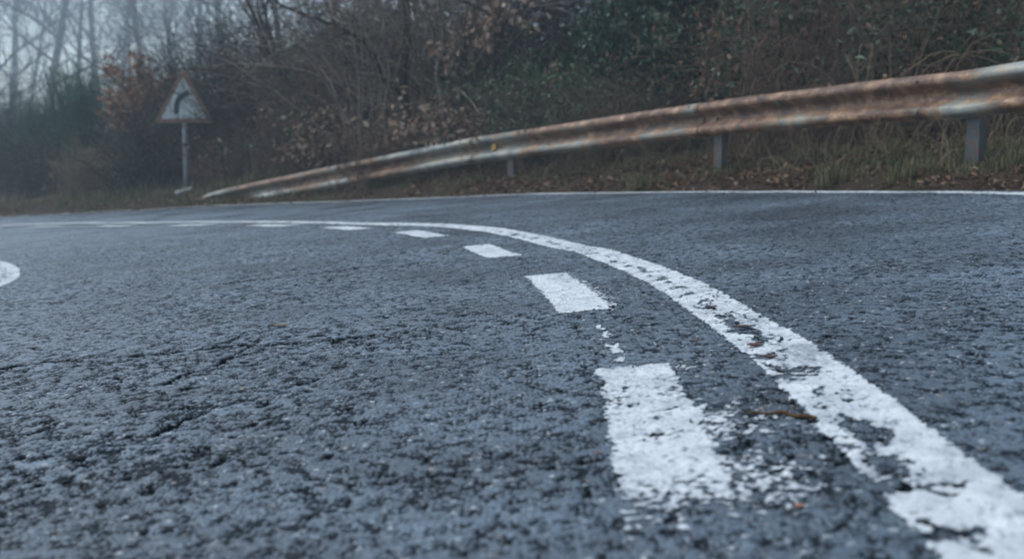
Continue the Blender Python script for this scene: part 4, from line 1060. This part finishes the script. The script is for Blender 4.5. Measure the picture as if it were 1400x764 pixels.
leaf_on_road(818, 625, .016, (.26,.13,.10), 'small reddish leaf fragment left of the nearest dash', 1.2)
leaf_on_road(812, 583, .012, (.10,.05,.03), 'tiny dark leaf scrap by the left edge of the nearest dash', .2)
leaf_on_road(330, 536, .018, (.36,.25,.16), 'small tan leaf scrap in the cracked patch at left', 2.0)
leaf_on_road(1014, 452, .05, (.11,.045,.03), 'curled dark brown leaf shred on the centre line', .3)
leaf_on_road(1050, 494, .04, (.10,.04,.03), 'second brown leaf shred on the centre line, nearer to the camera', -.2)
leaf_on_road(975, 424, .04, (.10,.045,.03), 'brown leaf shred in the chips of the centre line, farthest from the camera', .1)
leaf_on_road(1032, 478, .045, (.14,.055,.035), 'reddish leaf shred in the middle of the chipped centre line', .5)
def twig():
    P = [at(*p) for p in ((1020,571),(1045,574),(1062,571),(1080,576),(1100,577),(1118,579))]
    P = np.array([(x, y, rz_(x, y)+.005+.002*math.sin(i*2)) for i, (x, y) in enumerate(P)])
    C, _ = spline([tuple(p) for p in P], .004)
    C[:, 2] += .0015*np.sin(np.arange(len(C))*.5)
    t = empty('twig', tuple(P[0]), 'thin brown twig lying beside the centre line, right of the nearest dash', 'twig')
    g = Geo(); g.tube(C, np.interp(np.linspace(0, 1, len(C)), [0, .3, .5, 1], [.0010, .0022, .0032, .0028]), 6, True)
    k = len(C)//2; B, _ = wander(C[k], (.6, -.8, .15), .03, 5, .2); g.tube(B, np.linspace(.0016, .0007, len(B)), 5, True)
    B, _ = wander(C[k//2], (.2, .9, .2), .025, 5, .2); g.tube(B, np.linspace(.0012, .0006, len(B)), 5, True)
    m = mat_bark('twig_bark', (.05,.018,.012), (.15,.085,.03), 40); g.build('stem', m, t, True)
twig()
def grit():
    global rng
    rng = np.random.default_rng(500); g = Geo(); n = 900
    a = np.radians(rng.uniform(-24, 24, n)); r = rng.uniform(1.15, 7, n); x = r*np.sin(a); y = r*np.cos(a)
    h, _, _, _ = relief(x[:, None], y[:, None], r[:, None]); z = basez(x)+h[:, 0]
    for i in range(n):
        s = rng.uniform(.0015, .0042); V = np.array([(1,0,0),(-1,0,0),(0,1,0),(0,-1,0),(0,0,.7),(0,0,-.7)])*s*rng.uniform(.6, 1.2, (6, 1))
        g.add(V+[x[i], y[i], z[i]+s*.3], T=[(0,2,4),(2,1,4),(1,3,4),(3,0,4),(2,0,5),(1,2,5),(3,1,5),(0,3,5)])
    m = mat_leaf('grit_stone', [(.03,.03,.035), (.10,.10,.11), (.16,.15,.15), (.38,.36,.34), (.20,.12,.08)], .7, 0)
    tag(g.build('grit', m), 'loose grit scattered over the asphalt', 'grit', kind='stuff')
grit()

# ---------------------------------------------------------------- the misty air
def haze():
    m = bpy.data.materials.new('haze'); m.use_nodes = True; nt = m.node_tree
    nt.nodes.remove(nt.nodes['Principled BSDF'])
    v = nt.nodes.new('ShaderNodeVolumePrincipled'); v.inputs['Color'].default_value = (.44,.51,.56,1); v.inputs['Density'].default_value = .0054
    v.inputs['Anisotropy'].default_value = .1
    nt.links.new(v.outputs[0], nt.nodes['Material Output'].inputs['Volume'])
    g = Geo(); g.box((0, 60, 22), (560, 560, 84)); o = g.build('haze', m); tag(o, 'pale blue mist filling the air', kind='stuff')
haze()
